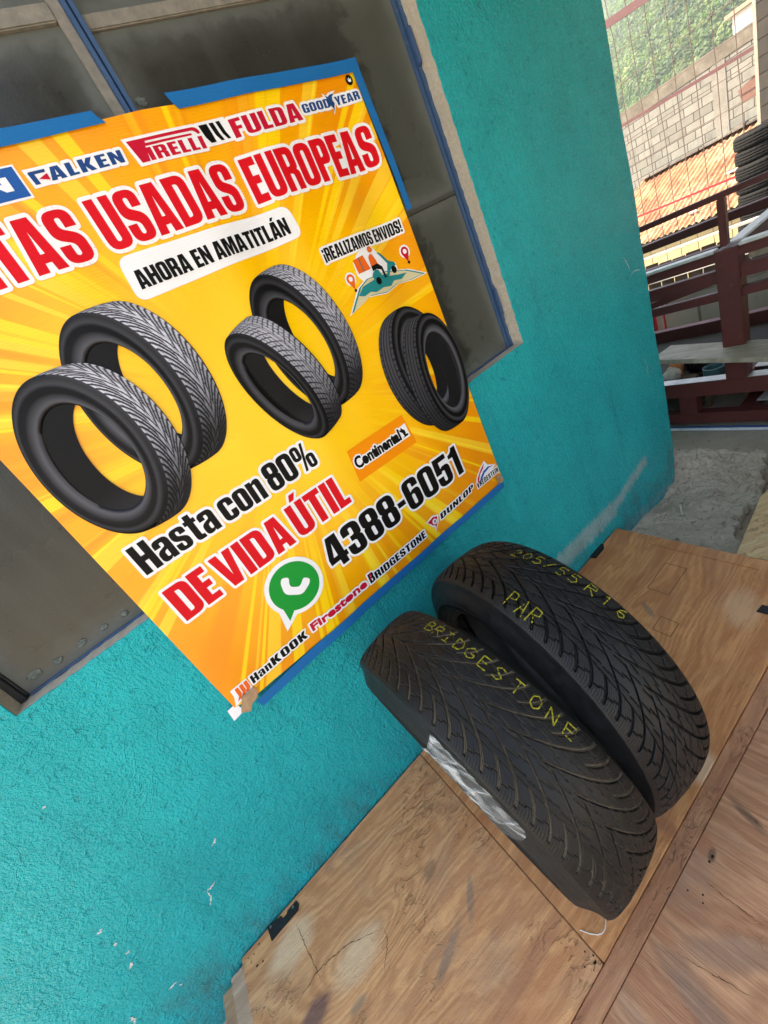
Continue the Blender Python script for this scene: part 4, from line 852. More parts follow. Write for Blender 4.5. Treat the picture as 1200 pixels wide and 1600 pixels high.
def printed_tyre(cu, cv, yaw, pit, roll, Ro, W, style, zoff, bright=1.0, tint=(.95, .97, 1.14)):
    pr = [(.655, .78), (.70, .9), (.80, .98), (.86, 1.0), (.90, .98), (.955, .90), (.985, .78)]
    na = 46
    tread = [(1 - .015 * (abs(t) ** 3) - .004, t * .78) for t in np.linspace(1, -1, na)[1:-1]]
    pts = pr + tread + [(r, -a) for r, a in pr[::-1]] + [(.70, -.60), (.83, -.5), (.86, 0), (.83, .5), (.70, .60), pr[0]]
    P = np.array(pts); k0, k1 = len(pr), len(pr) + len(tread); n = 360
    th = np.linspace(0, 2 * np.pi, n, endpoint=False); T, _ = np.meshgrid(th, P[:, 0]); r = P[:, 0][:, None]; a = P[:, 1][:, None] * W / 2
    X = np.stack([np.broadcast_to(a, T.shape), r * np.cos(T), r * np.sin(T)], -1)
    # normals by differences
    dP = np.gradient(X, axis=0); dT = np.gradient(X, axis=1); Nn = np.cross(dP, dT); Nn /= np.linalg.norm(Nn, axis=-1, keepdims=True) + 1e-9
    rot = np.eye(3)
    cy, sy = math.cos(yaw), math.sin(yaw); rot = np.array([[cy, 0, sy], [0, 1, 0], [-sy, 0, cy]]) @ rot
    cp, sp = math.cos(pit), math.sin(pit); rot = np.array([[1, 0, 0], [0, cp, -sp], [0, sp, cp]]) @ rot
    cr, sr = math.cos(roll), math.sin(roll); rot = np.array([[cr, -sr, 0], [sr, cr, 0], [0, 0, 1]]) @ rot
    Y = X @ rot.T; N2 = Nn @ rot.T
    Y[..., 2] *= -1; N2[..., 2] *= -1
    Y *= Ro
    tm = np.zeros(T.shape); tm[k0:k1] = 1
    at_ = np.clip(P[:, 1][:, None] / .78, -1, 1) * np.ones_like(T)
    if style == 0: g = tread_groove(T, at_, 62, 4.6, 1.6, W * .39 * Ro, Ro, gw=.0021, lw=.0006)
    elif style == 1: g = np.maximum(tread_groove(T, at_, 58, 1.5, 1.3, W * .39 * Ro, Ro, gw=.0015, lw=.0010), 0)
    else:
        g = np.zeros_like(T)
        for c0 in (-.62, -.22, .2, .6): g = np.maximum(g, np.clip((.060 - np.abs(at_ - c0)) / .02, 0, 1))
        g = np.maximum(g, .7 * ((np.abs(at_) > .66) & (np.mod(T * 64 / (2 * np.pi), 1) < .28)))
    g = g * tm
    ld = np.array([.30, .62, .62]) if style < 2 else np.array([-.25, .8, .45]); lit = np.clip(N2 @ (ld / np.linalg.norm(ld)), -1, 1)            # the studio light of the printed photograph
    inner = np.zeros(T.shape); inner[len(pr) * 2 + len(tread):] = 1
    base = .026 + .66 * np.clip(lit, 0, 1) ** 1.6 + .02 * np.clip(N2[..., 2], 0, 1)
    if style == 2: base = .012 + .035 * np.clip(lit, 0, 1) + .03 * tm * np.clip(N2[..., 0] * -1, 0, 1)
    side = (1 - tm) * (1 - inner); base = base * (1 - .91 * side)
    rr = P[:, 0][:, None] * np.ones_like(T); base = base + side * (.09 * np.exp(-((rr - .70) / .010) ** 2) + .035 * np.exp(-((rr - .79) / .006) ** 2) + .05 * np.exp(-((rr - .895) / .012) ** 2))
    base = base * (1 - inner) + inner * (.008 + .05 * np.clip(-Y[..., 1] / Ro - .35, 0, 1) * (style < 2))
    val = base * (1 - .96 * g) * (1 + .25 * (hsh(np.floor(T * 300), np.floor(at_ * 20)) - .5) * tm) * bright
    col = val[..., None] * np.array(tint)
    m, _ = T.shape
    V = Y.reshape(-1, 3) * np.array([1, 1, .0012 / Ro]); V[:, 0] += cu; V[:, 1] += cv
    V[:, 2] -= V[:, 2].min(); V[:, 2] += zoff
    idx = np.arange(m * n).reshape(m, n)
    Q = np.stack([idx[:-1], np.roll(idx[:-1], -1, 1), np.roll(idx[1:], -1, 1), idx[1:]], -1).reshape(-1, 4)
    me = npmesh('tyre_picture', V, Q); vcol(me, col.reshape(-1, 3)); settle(me, 0)
    return link('tyre_picture', me, M_TP, ban)
printed_tyre(.259, .668, -.62, .332, .231, .157, .534, 0, .0010, .85)['label'] = 'grey printed tyre standing behind the leftmost one'
printed_tyre(.138, .606, -.699, .429, .295, .158, .496, 0, .0024, .85)['label'] = 'grey printed tyre, leftmost, shown from the hole side'
printed_tyre(.604, .625, -.556, .276, .311, .157, .421, 1, .0010, .62)['label'] = 'grey printed tyre, the rear one of the middle pair'
printed_tyre(.509, .571, -.437, .273, .431, .144, .507, 1, .0024, .62)['label'] = 'grey printed tyre, the front one of the middle pair'
printed_tyre(.853, .445, -2.511, .173, -.046, .155, .435, 2, .0010)['label'] = 'black printed tyre, the rear one of the right pair'
printed_tyre(.897, .408, -2.628, .215, -.157, .156, .445, 2, .0024)['label'] = 'black printed tyre, the front one of the right pair'
# tape and cardboard
M_TAPE = mt('tape', m_print, 'blue masking tape', (.006, .130, .36), .55)
def tape(poly, layer=L4 + .002):
    return flatmesh('tape', [p for p in poly], [tuple(range(len(poly)))], layer, M_TAPE, ban)
tape([(-.02, 1.050), (-.02, 1.079), (.2, 1.075), (.437, 1.0735), (.440, 1.066), (.449, 1.0555), (.2, 1.052)])
tape([(.578, 1.0535), (.571, 1.064), (.566, 1.0775), (.75, 1.0755), (.993, 1.0725), (.991, 1.0505), (.75, 1.053)])
tape([(.9745, 1.0500), (.9755, 1.0715), (.9935, 1.0730), (.997, .93), (1.0005, .7835), (.9845, .7825), (.980, .93)], L4 + .0024)
tape([(.048, -.0475), (.043, -.0235), (.20, -.012), (.479, -.0035), (.75, .003), (.9865, .0085), (.984, -.0145), (.75, -.019), (.464, -.0285), (.22, -.040)])
M_CARD = mt('card', plain, 'torn cardboard', (.33, .21, .12), .8, .2, .35, 60, .4)
flatmesh('cardboard_patch', [(.004, -.020), (.020, -.034), (.034, -.020), (.052, -.016), (.062, .006), (.056, .014), (.040, .012), (.026, .016), (.022, .006), (.013, -.006)], [tuple(range(10))], L4 + .003, M_CARD, ban)
flatmesh('cardboard_patch', [(.962, .008), (.964, .036), (.986, .034), (.990, .012), (.983, .004)], [(0, 1, 2, 3, 4)], L4 + .003, M_CARD, ban)
flatmesh('paper_corner', [(-.016, .004), (-.020, -.030), (.012, -.024), (.006, .006)], [(0, 1, 2, 3)], -.0012, C_WHT, ban)
# ================================================================ TYRES
def tyre_mesh(Ro=.3266, W=.208, nT=2200, nA=180, depth=.0048):
    hw = W / 2; tw = hw * .80; Ri = Ro - .112
    a = np.linspace(-1, 1, nA)
    rt = np.interp(np.abs(a) * .80, [0, .4, .62, .72, .765, .80], [Ro, Ro - .002, Ro - .0056, Ro - .0090, Ro - .0115, Ro - .0155])
    k = np.ones(7) / 7; rt2 = np.convolve(np.pad(rt, 3, 'edge'), k, 'valid'); rt = rt2
    tread = np.stack([rt, a * tw], 1)
    up = np.array([(Ro - .0185, .808), (Ro - .0225, .816), (Ro - .031, .842), (Ro - .041, .897), (Ro - .051, .962), (Ro - .058, .997), (Ro - .066, 1.0), (Ro - .0665, 1.008), (Ro - .0685, 1.008), (Ro - .069, .998), (Ro - .080, .975), (Ro - .091, .925), (Ro - .096, .890), (Ro - .0965, .905), (Ro - .099, .900), (Ro - .1, .868), (Ro - .106, .83), (Ro - .112, .79), (Ro - .1135, .75)])
    ins = np.array([(Ri + .003, .70), (Ri + .02, .74), (Ri + .045, .80), (Ri + .07, .80), (Ri + .086, .72), (Ri + .093, .5), (Ri + .095, .25), (Ri + .0955, 0)])
    right = np.concatenate([up, ins]); right = np.stack([right[:, 0], right[:, 1] * hw], 1)
    left = right[::-1][1:] * np.array([1, -1])
    prof = np.concatenate([left, tread, right]); iL, iR = len(left), len(left) + nA
    th = np.linspace(0, 2 * np.pi, nT, endpoint=False)
    T, _ = np.meshgrid(th, prof[:, 0]); r = prof[:, 0][:, None] * np.ones_like(T); ax = prof[:, 1][:, None] * np.ones_like(T)
    g = np.zeros_like(T); A = np.clip(a, -1, 1)[:, None] * np.ones((nA, nT))
    endm = np.clip((np.where(A < 0, .91, .97) - np.abs(A)) / .03, 0, 1)
    g[iL:iR] = tread_groove(T[iL:iR], A, NG, SG, PG, tw, Ro, links=(), gw=.0021, fade_a=.50, soft=.3) * endm
    aa_ = np.abs(A); sgn = (A > 0) * 1.0; pit_ = 2 * np.pi * Ro / NG; ph_ = T[iL:iR] * Ro / pit_ + SG * (1 - aa_) ** PG + .5 * sgn; ix_ = np.floor(ph_); fc_ = ph_ - ix_ - .5
    lk = np.zeros((nA, nT))
    pe = (ph_ - .5) / 2; c2 = np.floor(pe); f2 = pe - c2 - .5; po = ph_ - .5; c1 = np.floor(po); f1_ = po - c1 - .5
    line = lambda q, wd: np.clip((wd - np.abs(q) * tw) / .0004 + .5, 0, 1)
    for k, ak in enumerate((.05, .22, .385)):                   # links of the inner blocks, square to the sweeping grooves
        q = aa_ - ak - .05 * (hsh(c2 + 61.3 * sgn, k * 7.7) - .5) + .07 * f2 + .018 * np.sign(f2 * (k % 2 * 2 - 1))
        lk = np.maximum(lk, line(q, .0008) * (aa_ < .50))
    lk = np.maximum(lk, line(aa_ - .505 - .03 * f2, .0009))     # zig-zag rib between inner and shoulder blocks
    q = aa_ - .735 - .03 * (hsh(c1 + 61.3 * sgn, 5.0) - .5) + .07 * f1_ + .015 * np.sign(f1_); lk = np.maximum(lk, line(q, .0010))
    sh = np.interp(np.abs(a), [0, .8, 1.0], [1, .95, .85])[:, None]; r[iL:iR] -= np.clip(lk - g[iL:iR], 0, 1) * .0026
    lkf = np.zeros_like(T); lkf[iL:iR] = lk
    r[iL:iR] -= g[iL:iR] * depth * sh
    tr = np.zeros_like(T); tr[iL + 4:iR - 4] = 1
    # shoulder ribs run a little way down the sidewall
    for j in range(1, 5):
        rib = np.clip((np.abs(np.mod(T[0] * NG / (2 * np.pi) + .0, 1) - .5) * 2 - .78) * 6, 0, 1)
        r[iL - j] -= .0004 * rib * (1 - j * .2); r[iR - 1 + j] -= .0016 * np.roll(rib, nT // (2 * NG)) * (1 - j * .2)
    V = np.stack([ax, r * np.cos(T), r * np.sin(T)], -1).reshape(-1, 3)
    m = len(prof); idx = np.arange(m * nT).reshape(m, nT)
    Q = np.stack([idx[:-1], idx[1:], np.roll(idx[1:], -1, 1), np.roll(idx[:-1], -1, 1)], -1).reshape(-1, 4)
    Q = Q[:, ::-1]
    me = npmesh('carcass', V, Q)
    fattr(me, 'groove', (g * (1 - .0 * T)).ravel()); fattr(me, 'tread', tr.ravel()); fattr(me, 'link', lkf.ravel())
    uv = me.uv_layers.new(name='UVMap'); li = np.empty(len(me.loops), dtype=np.int32); me.loops.foreach_get('vertex_index', li)
    UV = np.stack([T * Ro, ax], -1).reshape(-1, 2); uv.data.foreach_set('uv', UV[li].astype(np.float32).ravel())
    mi = np.zeros(len(Q), dtype=np.int32); row = np.repeat(np.arange(m - 1), nT); mi[(row < iL - 1) | (row >= iR + 1)] = 1
    me.polygons.foreach_set('material_index', mi)
    return me, dict(Ro=Ro, W=W, tw=tw, rt=rt, a=a)
tyre_me, TP = tyre_mesh()
def tread_r(a): return float(np.interp(a, TP['a'], TP['rt']))
STROKES = {   # chalk capitals: x right, y up, 0..1
 'B': [[(0, 0), (0, 1), (.55, .95), (.6, .75), (.4, .55), (0, .52)], [(.4, .55), (.7, .4), (.65, .1), (0, 0)]], 'R': [[(0, 0), (0, 1), (.6, .95), (.65, .65), (0, .5)], [(.25, .5), (.7, 0)]],
 'I': [[(.3, 0), (.3, 1)], [(.05, 1), (.55, 1)], [(.05, 0), (.55, 0)]], 'D': [[(0, 0), (0, 1), (.5, .9), (.7, .5), (.5, .1), (0, 0)]], 'G': [[(.7, .85), (.35, 1), (0, .6), (.05, .15), (.4, 0), (.7, .2), (.7, .45), (.4, .45)]],
 'E': [[(.65, 1), (0, 1), (0, 0), (.65, 0)], [(0, .52), (.5, .52)]], 'S': [[(.65, .9), (.3, 1), (.02, .75), (.3, .52), (.62, .3), (.4, 0), (0, .1)]], 'T': [[(.35, 0), (.35, 1)], [(0, 1), (.75, 1)]],
 'O': [[(.35, 0), (.05, .25), (.05, .75), (.35, 1), (.65, .75), (.65, .25), (.35, 0)]], 'N': [[(0, 0), (0, 1), (.6, 0), (.6, 1)]], 'P': [[(0, 0), (0, 1), (.55, .95), (.6, .6), (0, .5)]], 'A': [[(0, 0), (.33, 1), (.66, 0)], [(.12, .38), (.54, .38)]],
 '2': [[(0, .8), (.3, 1), (.6, .75), (0, 0), (.65, 0)]], '0': [[(.32, 0), (.03, .3), (.03, .7), (.32, 1), (.62, .7), (.62, .3), (.32, 0)]], '5': [[(.6, 1), (.08, 1), (.03, .58), (.4, .62), (.62, .35), (.4, 0), (0, .08)]], '/': [[(0, 0), (.55, 1)]], '1': [[(.1, .8), (.35, 1), (.35, 0)]], '6': [[(.55, .95), (.15, .65), (.03, .25), (.3, 0), (.6, .2), (.5, .48), (.08, .4)]],
}
M_CHALK = mt('chalk', plain, 'yellow marker chalk', (.25, .23, .022), .85, .1, .6, 300, .3)
def chalk(parent, chars, thetas, a0, a1, wdeg, label, line=.0010, seed=1):
    """marker strokes laid on the tread crown, broken where a groove runs under them"""
    rn = random.Random(seed); V = []; F = []
    for k, (ch, th) in enumerate(zip(chars, thetas)):
        c0 = a0[k] if isinstance(a0, (list, tuple)) else a0; c1 = a1[k] if isinstance(a1, (list, tuple)) else a1
        for st in STROKES[ch]:
            pts = []
            for (p, q) in zip(st[:-1], st[1:]):
                n = 10
                for i in range(n + (1 if (p, q) == (st[-2], st[-1]) else 0)): pts.append((p[0] + (q[0] - p[0]) * i / n, p[1] + (q[1] - p[1]) * i / n))
            P3 = []
            for x, y in pts:
                a = c0 + (c1 - c0) * y + rn.uniform(-.004, .004); t = math.radians(th + (x - .35) * wdeg)
                g = float(tread_groove(np.array([t]), np.array([a]), NG, SG, PG, TP['tw'], TP['Ro'], links=(), gw=.0018, fade_a=.50)[0])
                r = tread_r(a) + .0009
                P3.append((Vector((a * TP['tw'], r * math.cos(t), r * math.sin(t))), Vector((0, math.cos(t), math.sin(t))), g))
            for i in range(len(P3) - 1):
                (p, n1, g1), (q, n2, g2) = P3[i], P3[i + 1]
                if (g1 > .9 and g2 > .9 and rn.random() < .45) or rn.random() < .08: continue
                d = (q - p)
                if d.length < 1e-6: continue
                s = d.normalized().cross(n1).normalized() * line * rn.uniform(.6, 1.15)
                b = len(V); V += [p - s, q - s, q + s, p + s]; F.append((b, b + 1, b + 2, b + 3))
    me = npmesh('chalk_lettering', [tuple(v) for v in V], F, False); o = link('chalk_lettering', me, M_CHALK, parent); o['label'] = label
    return o
M_RB1 = mt('rub1', m_rubber, 'dusty black tread rubber', (.150, .118, .080), (.078, .067, .053), .4); M_RB2 = mt('rub2', m_rubber, 'clean black tread rubber', (.0016, .0016, .0016), (.0022, .0022, .0022), .35, 3, 1.35); M_SD = mt('side', m_side)
def place_tyre(label, x, y, yaw, lean, me, mats):
    t = thing('tyre', label, 'tyre', (0, 0, 0), 'used car tyres standing on the plywood')
    t.matrix_world = Matrix.Translation((x, y, .3266 * math.cos(lean) + .0015)) @ Matrix.Rotation(yaw, 4, 'Z') @ Matrix.Rotation(lean, 4, 'Y')
    link('carcass', me, mats, t)
    return t
t1 = place_tyre('used black tyre with brown dusty grooves and BRIDGESTONE chalked on it in yellow', .153, -.346, .028, -.056, tyre_me, [M_RB1, M_SD])
t2 = place_tyre('used black tyre with PAR chalked in yellow, standing behind the one with dusty grooves', .379, -.342, -.086, .038, tyre_me.copy(), None)
m2 = [o for o in t2.children][0].data; m2.materials.clear(); m2.materials.append(M_RB2); m2.materials.append(M_SD)
chalk(t1, 'BRIDGESTONE', [86, 90.5, 95.5, 100.5, 105, 110.5, 115.5, 121.5, 127.5, 133, 138.5], [.56, .56, .56, .56, .56, .56, .57, .58, .60, .62, .64], [.83] * 6 + [.85, .86, .88, .88, .88], 4.6, 'yellow chalked maker name along the tread', .0012, 1)
chalk(t2, 'PAR', [104.2, 108.8, 113.2], -.86, -.45, 4.2, 'yellow chalked word on the near shoulder', .0013, 2)
chalk(t2, '205/55R16', [90.5, 95, 99.5, 104, 108.5, 113, 119, 124.5, 130], [.42, .46, .50, .54, .57, .60, .63, .65, .67], [.70, .74, .78, .82, .85, .88, .91, .93, .95], 4.4, 'yellow chalked size along the far shoulder', .0011, 3)
# clear film over the near tyre's sidewall
def film():
    me0 = []; hw = TP['W'] / 2; Ro = TP['Ro']
    prof = [(Ro - .0175, .825), (Ro - .025, .868), (Ro - .034, .925), (Ro - .045, .99), (Ro - .058, 1.03), (Ro - .07, 1.045), (Ro - .085, 1.02), (Ro - .1, .925), (Ro - .115, .86)]
    t0, t1_ = math.radians(109), math.radians(143); n = 46; V = []; F = []
    for i in range(n + 1):
        t = t0 + (t1_ - t0) * i / n
        for j, (r, a) in enumerate(prof):
            w_ = .0012 * math.sin(t * 60 + j * 1.3) + .0010 * math.sin(t * 23 - j * 2.1); tt = t + .05 * math.sin(j * .8) * (1 if i in (0, n) else 0)
            V.append((-(a * hw + .0015 + abs(w_)), (r + .001) * math.cos(tt), (r + .001) * math.sin(tt)))
    m = len(prof)
    for i in range(n):
        for j in range(m - 1): F.append((i * m + j, i * m + j + 1, (i + 1) * m + j + 1, (i + 1) * m + j))
    me = npmesh('plastic_film', V, F); return link('plastic_film', me, mt('film', m_film), t1)
film()
# ================================================================ PLYWOOD
PL_L, PL_D, PL_S = (.50, .285, .145), (.34, .165, .075), (.27, .105, .055)
fp = lambda px, py: tuple(at(px, py, 2, 0))[:2]
GRY, PUR, RDS, DRK, PAL = (.13, .115, .10), (.13, .06, .055), (.36, .15, .075), (.10, .06, .04), (.70, .50, .32)
M_P1 = mt('ply1', m_ply, 'worn plywood veneer', .06, (.63, .325, .145), (.44, .195, .082), (.37, .14, .062), ((-.34, -.235, .17, .055, .26), (-.12, -.06, .26, .05, .10)), .0, .40, stains=((*fp(490, 1592), .06, .03, .2, PUR, .85), (*fp(735, 1405), .05, .012, .8, GRY, .5), (*fp(700, 1492), .07, .014, .3, GRY, .5), (*fp(672, 1360), .03, .018, .3, DRK, .5), (*fp(560, 1570), .03, .012, 0, GRY, .5), (*fp(850, 1470), .16, .018, .05, RDS, .7), (*fp(800, 1560), .12, .02, .05, RDS, .6), (*fp(455, 1480), .09, .05, 0, PAL, .6), (*fp(560, 1490), .09, .05, 0, PAL, .55)), ring=1.35)
M_P2 = mt('ply2', m_ply, 'orange plywood veneer', -.04, (.60, .295, .12), (.40, .165, .062), (.32, .11, .042), ((.75, -.35, .3, .08, .16),), 2.3, .25, stains=((*fp(1012, 952), .045, .012, .9, GRY, .55), (*fp(1100, 1200), .05, .03, 0, PAL, .6), (*fp(1040, 1290), .05, .02, 1.4, RDS, .8), (*fp(1160, 950), .10, .05, .3, PAL, .35)), chips=.22)
M_P3 = mt('ply3', m_ply, 'reddish worn plywood veneer', 1.50, (.50, .27, .145), (.33, .155, .08), (.24, .085, .044), ((.45, -.95, .14, .09, .3),), 5.1, .55, stains=((*fp(1100, 1315), .03, .02, .4, RDS, .8), (*fp(1112, 1335), .018, .008, .2, DRK, .8), (*fp(1170, 1275), .05, .012, 1.2, DRK, .7), (*fp(1090, 1560), .09, .03, 1.3, GRY, .4), (*fp(1150, 1490), .03, .10, .8, GRY, .35), (*fp(1020, 1440), .05, .02, 1.4, RDS, .6), (*fp(1000, 1540), .07, .015, 1.3, RDS, .5)), chips=.6)
M_P4 = mt('ply4', m_ply, 'pale plywood veneer', .5, (.56, .41, .22), (.44, .29, .14), (.4, .24, .11), (), 8.2, .2)
M_P5 = mt('ply5', m_ply, 'weathered grey plank', 1.57, (.40, .36, .28), (.27, .235, .175), (.2, .17, .13), (), 3.3, .3)
M_STR = mt('ply6', m_ply, 'dark red wood strip', 0.0, (.47, .24, .125), (.33, .15, .075), (.24, .09, .048), (), 1.3, .2)
def slab(mb, poly, z0, z1):
    n = len(poly); vs = [(x, y, z0) for x, y in poly] + [(x, y, z1) for x, y in poly]
    mb.add(vs, [tuple(range(n))[::-1], tuple(range(n, 2 * n))] + [(i, (i + 1) % n, n + (i + 1) % n, n + i) for i in range(n)])
def board(name, label, poly, z0, z1, mat, bevel=.0015):
    m = MB(); slab(m, poly, z0, z1); me = m.build(name, mat, None, bevel); return tag(me, label, 'board')
sj = lambda pts: pts
b1 = board('plywood_board', 'worn plywood board with a swirling grain figure against the foot of the wall', [(-.641, -.006), (-.640, -.609), (.0417, -.609), (.0397, -.006)], -.014, .0, M_P1)
b2 = board('plywood_board', 'orange plywood board under the two tyres with patches let into it', [(.0415, -.006), (.0435, -.609), (1.212, -.609), (1.222, -.485), (1.245, -.006)], -.014, .001, M_P2)
b3 = board('plywood_board', 'reddish plywood board nearest the camera with dark streaks', [(-.72, -.6445), (-.72, -1.75), (1.9, -1.75), (1.9, -.6445)], -.018, -.004, M_P3)
b4 = board('plywood_board', 'pale plywood board beyond the orange board, beside the broken concrete', [(1.228, -.412), (1.235, -.640), (2.0, -.640), (1.75, -.40), (1.56, -.372)], -.020, -.006, M_P4)
board('wood_strip', 'dark red wooden strip along the front edge of the orange board', [(-.66, -.6102), (-.66, -.6433), (1.215, -.6433), (1.215, -.6102)], -.015, -.0030, M_STR)
board('plywood_board', 'lower plywood sheet jutting out left under the swirling board', [(-.686, -.010), (-.684, -.60), (.9, -.60), (.9, -.010)], -.0295, -.0155, mt('ply7', m_ply, 'pale weathered plywood', .06, (.50, .36, .25), (.35, .24, .16), (.3, .18, .12), (), 6.2, .5))
board('plywood_board', 'lowest plywood sheet jutting out farthest left of the stack', [(-.722, -.014), (-.720, -.60), (.9, -.60), (.9, -.014)], -.045, -.031, mt('ply8', m_ply, 'brown weathered plywood', .06, (.42, .28, .16), (.30, .18, .10), (.24, .13, .08), (), 9.7, .5))
M_TIM = mt('timber', plain, 'sawn timber', (.26, .17, .10), .75, .2, .3, 30, .3)
for i, (y0, y1, lb) in enumerate(((-.10, -.03, 'under the boards along the wall'), (-.60, -.53, 'under the boards below the red strip'), (-1.45, -1.38, 'under the board nearest the camera'))):
    m = MB(); m.box((-.60, y0, -.1265), (1.10, y1, -.0455)); tag(m.build('timber_bearer', M_TIM, None, .003), 'sawn timber bearer ' + lb, 'timber', 'timber bearers under the boards')
m = MB(); m.box((-.60, -.80, -.1265), (1.85, -.73, -.0205)); tag(m.build('timber_bearer', M_TIM, None, .003), 'long sawn timber bearer just in front of the red strip', 'timber', 'timber bearers under the boards')
# details of the boards
M_DK = mt('dk', plain, 'black rubber scrap', (.008, .009, .010), .6, .4, .3, 80, .3)
def rel(o, parent): o.parent = parent; return o
pm = MB(); slab(pm, [(-.556, -.004), (-.553, -.042), (-.465, -.0415), (-.458, -.030), (-.463, -.0165), (-.492, -.017), (-.498, -.0225), (-.51, -.0225), (-.513, -.012), (-.54, -.006)], .0004, .0030); p1_ = pm.build('rubber_patch', M_DK, b1, .0008)
for x, y in ((-.546, -.012), (-.475, -.024)):
    k = MB(); k.tube([(x, y, .003), (x, y, .0042)], .0035, 10); k.build('nail', mt('nail', plain, 'nail steel', (.25, .25, .25), .4, .5, .2, 80, .1, .8), p1_)
pm = MB(); slab(pm, [(1.043, -.0008), (1.046, -.027), (1.108, -.027), (1.135, -.0095), (1.132, -.0008)], .0014, .0040); pm.build('rubber_patch', M_DK, b2, .0008)
M_LINE = mt('line', plain, 'dark saw cut', (.125, .062, .032), .9, .1, .4, 90, .2)
def outline_patch(pts, parent, z, wd=.0016):
    mb = MB()
    for i in range(len(pts)):
        p = Vector((*pts[i], z)); q = Vector((*pts[(i + 1) % len(pts)], z)); mb.bar(p, q, wd, .0008)
    mb.build('saw_cut', M_LINE, parent)
outline_patch([(1.111, -.251), (1.107, -.319), (.971, -.322), (.975, -.254)], b2, .0012)
outline_patch([(.876, -.340), (.872, -.393), (.815, -.394), (.818, -.342)], b2, .0012)
outline_patch([(.30, -.50), (.305, -.575), (.16, -.575), (.162, -.502)], b2, .0012, .001)
def crack(pts, parent, z, wd, seed):
    rn = random.Random(seed); V = []; F = []
    P = [Vector((*p, 0)) for p in pts]; Q = []
    for a, c in zip(P[:-1], P[1:]):
        for k in range(14): Q.append(a.lerp(c, k / 14) + Vector((rn.uniform(-1, 1), rn.uniform(-1, 1), 0)) * .0016)
    Q.append(P[-1])
    for i, p in enumerate(Q):
        d = (Q[min(i + 1, len(Q) - 1)] - Q[max(i - 1, 0)]).normalized(); s = Vector((-d.y, d.x, 0)) * wd * rn.uniform(.25, 1) * math.sin(math.pi * (i + .3) / (len(Q) + .3))
        V += [(p.x - s.x, p.y - s.y, z), (p.x + s.x, p.y + s.y, z)]
    for i in range(len(Q) - 1): F.append((2 * i, 2 * i + 1, 2 * i + 3, 2 * i + 2))
    me = npmesh('crack', V, F, False); link('crack', me, M_LINE, parent)
crack([fp(461, 1440), fp(478, 1478), fp(503, 1535)], b1, .0006, .0014, 1)
crack([fp(450, 1590), fp(498, 1515), fp(545, 1475), fp(600, 1450)], b1, .0006, .0016, 2)
crack([fp(600, 1450), fp(606, 1470), fp(600, 1520)], b1, .0006, .0012, 3)
crack([fp(1090, 1365), fp(1130, 1400), fp(1200, 1450)], b3, -.0034, .0012, 4)
crack([fp(1050, 1485), fp(1120, 1525), fp(1180, 1560)], b3, -.0034, .0010, 5)
crack([fp(1185, 1070), fp(1200, 1078)], b3, -.0034, .0014, 6)
crack([fp(1160, 1265), fp(1200, 1300)], b3, -.0034, .0012, 9)
pm = MB(); e_ = fp(1194, 955); slab(pm, [(e_[0] - .012, e_[1] + .014), (e_[0] + .02, e_[1] + .010), (e_[0] + .018, e_[1] - .03), (e_[0] - .010, e_[1] - .03)], .0014, .0042); pm.build('rubber_patch', M_DK, b2, .0008)
# fillet of dried paint along the right end board
rd = MB(); slab(rd, [(1.188, -.160), (1.194, -.160), (1.178, -.488), (1.172, -.488)], .0014, .0042); rd.build('raised_bead', M_P2, b2, .001)
sw = MB(); sw.tube([(.050, -.556, .0022), (.060, -.572, .0022), (.070, -.583, .0022), (.079, -.588, .0022), (.088, -.588, .0022), (.098, -.584, .0022), (.108, -.576, .0022)], .0009, 6); sw.build('glue_line', mt('glue', plain, 'dried white glue', (.6, .58, .52), .5), b2)
def holes(pts, parent, z):
    mb = MB(); rn = random.Random(4)
    for x, y in pts:
        r = rn.uniform(.0014, .0024); n = 8; s = rn.uniform(1, 1.8); mb.add([(x + r * s * math.cos(2 * math.pi * k / n), y + r * math.sin(2 * math.pi * k / n), z) for k in range(n)], [tuple(range(n))])
    mb.build('nail_hole', mt('hole', plain, 'dark hole', (.018, .011, .007), .9, .1), parent)
holes([fp(*p) for p in ((388, 1497), (397, 1491), (393, 1504), (402, 1509), (411, 1502), (405, 1475))], b1, .0005)
holes([fp(*p) for p in ((914, 1487), (927, 1493), (914, 1511), (930, 1504))], b1, .0005)
holes([fp(*p) for p in ((1074, 1390), (1098, 1397), (1098, 1410), (1113, 1337), (1108, 1345))], b3, -.0036)
# scraps on the concrete
m = MB(); a_ = at(1063, 790, 2, -.088); c_ = at(1066, 804, 2, -.088); m.tube([a_ + Vector((0, 0, .004)), c_ + Vector((0, 0, .004))], .0035, 8); tag(m.build('cigarette_end', mt('cig', plain, 'stained paper', (.6, .57, .5), .8)), 'white cigarette end lying on the broken concrete', 'litter')
# ================================================================ BEYOND THE CORNER
M_RED = mt('redsteel', m_paint, 'dark red painted steel', (.095, .019, .0155), .42, (.17, .075, .04), .65)
M_SIL = mt('galv', plain, 'bare bright steel top', (.62, .60, .57), .4, .5, .15, 30, .1, .3)
rack = thing('steel_rack', 'dark red painted steel rack with plank shelves beyond the wall corner', 'rack', (2.28, 0, -.126))
def rk(name, a, b, mat=None, lb=None, bev=.003):
    m = MB(); m.box(a, b); o = m.build(name, mat or M_RED, rack, bev); o.location = (-2.28, 0, .126)
    if lb: o['label'] = lb
    return o
XF = 2.28; YE = -1.35; YB = 1.7
rk('rail', (XF, YE, .066), (XF + .06, YB, .146)); rk('rail', (XF, YE, -.095), (XF + .06, YB, -.034)); rk('rail', (XF, YE, .693), (XF + .012, YB, .722))
rk('rail', (XF + .012, YE, .601), (XF + .05, YB, .656)); rk('rail', (XF + .014, YE, .524), (XF + .05, YB, .562))
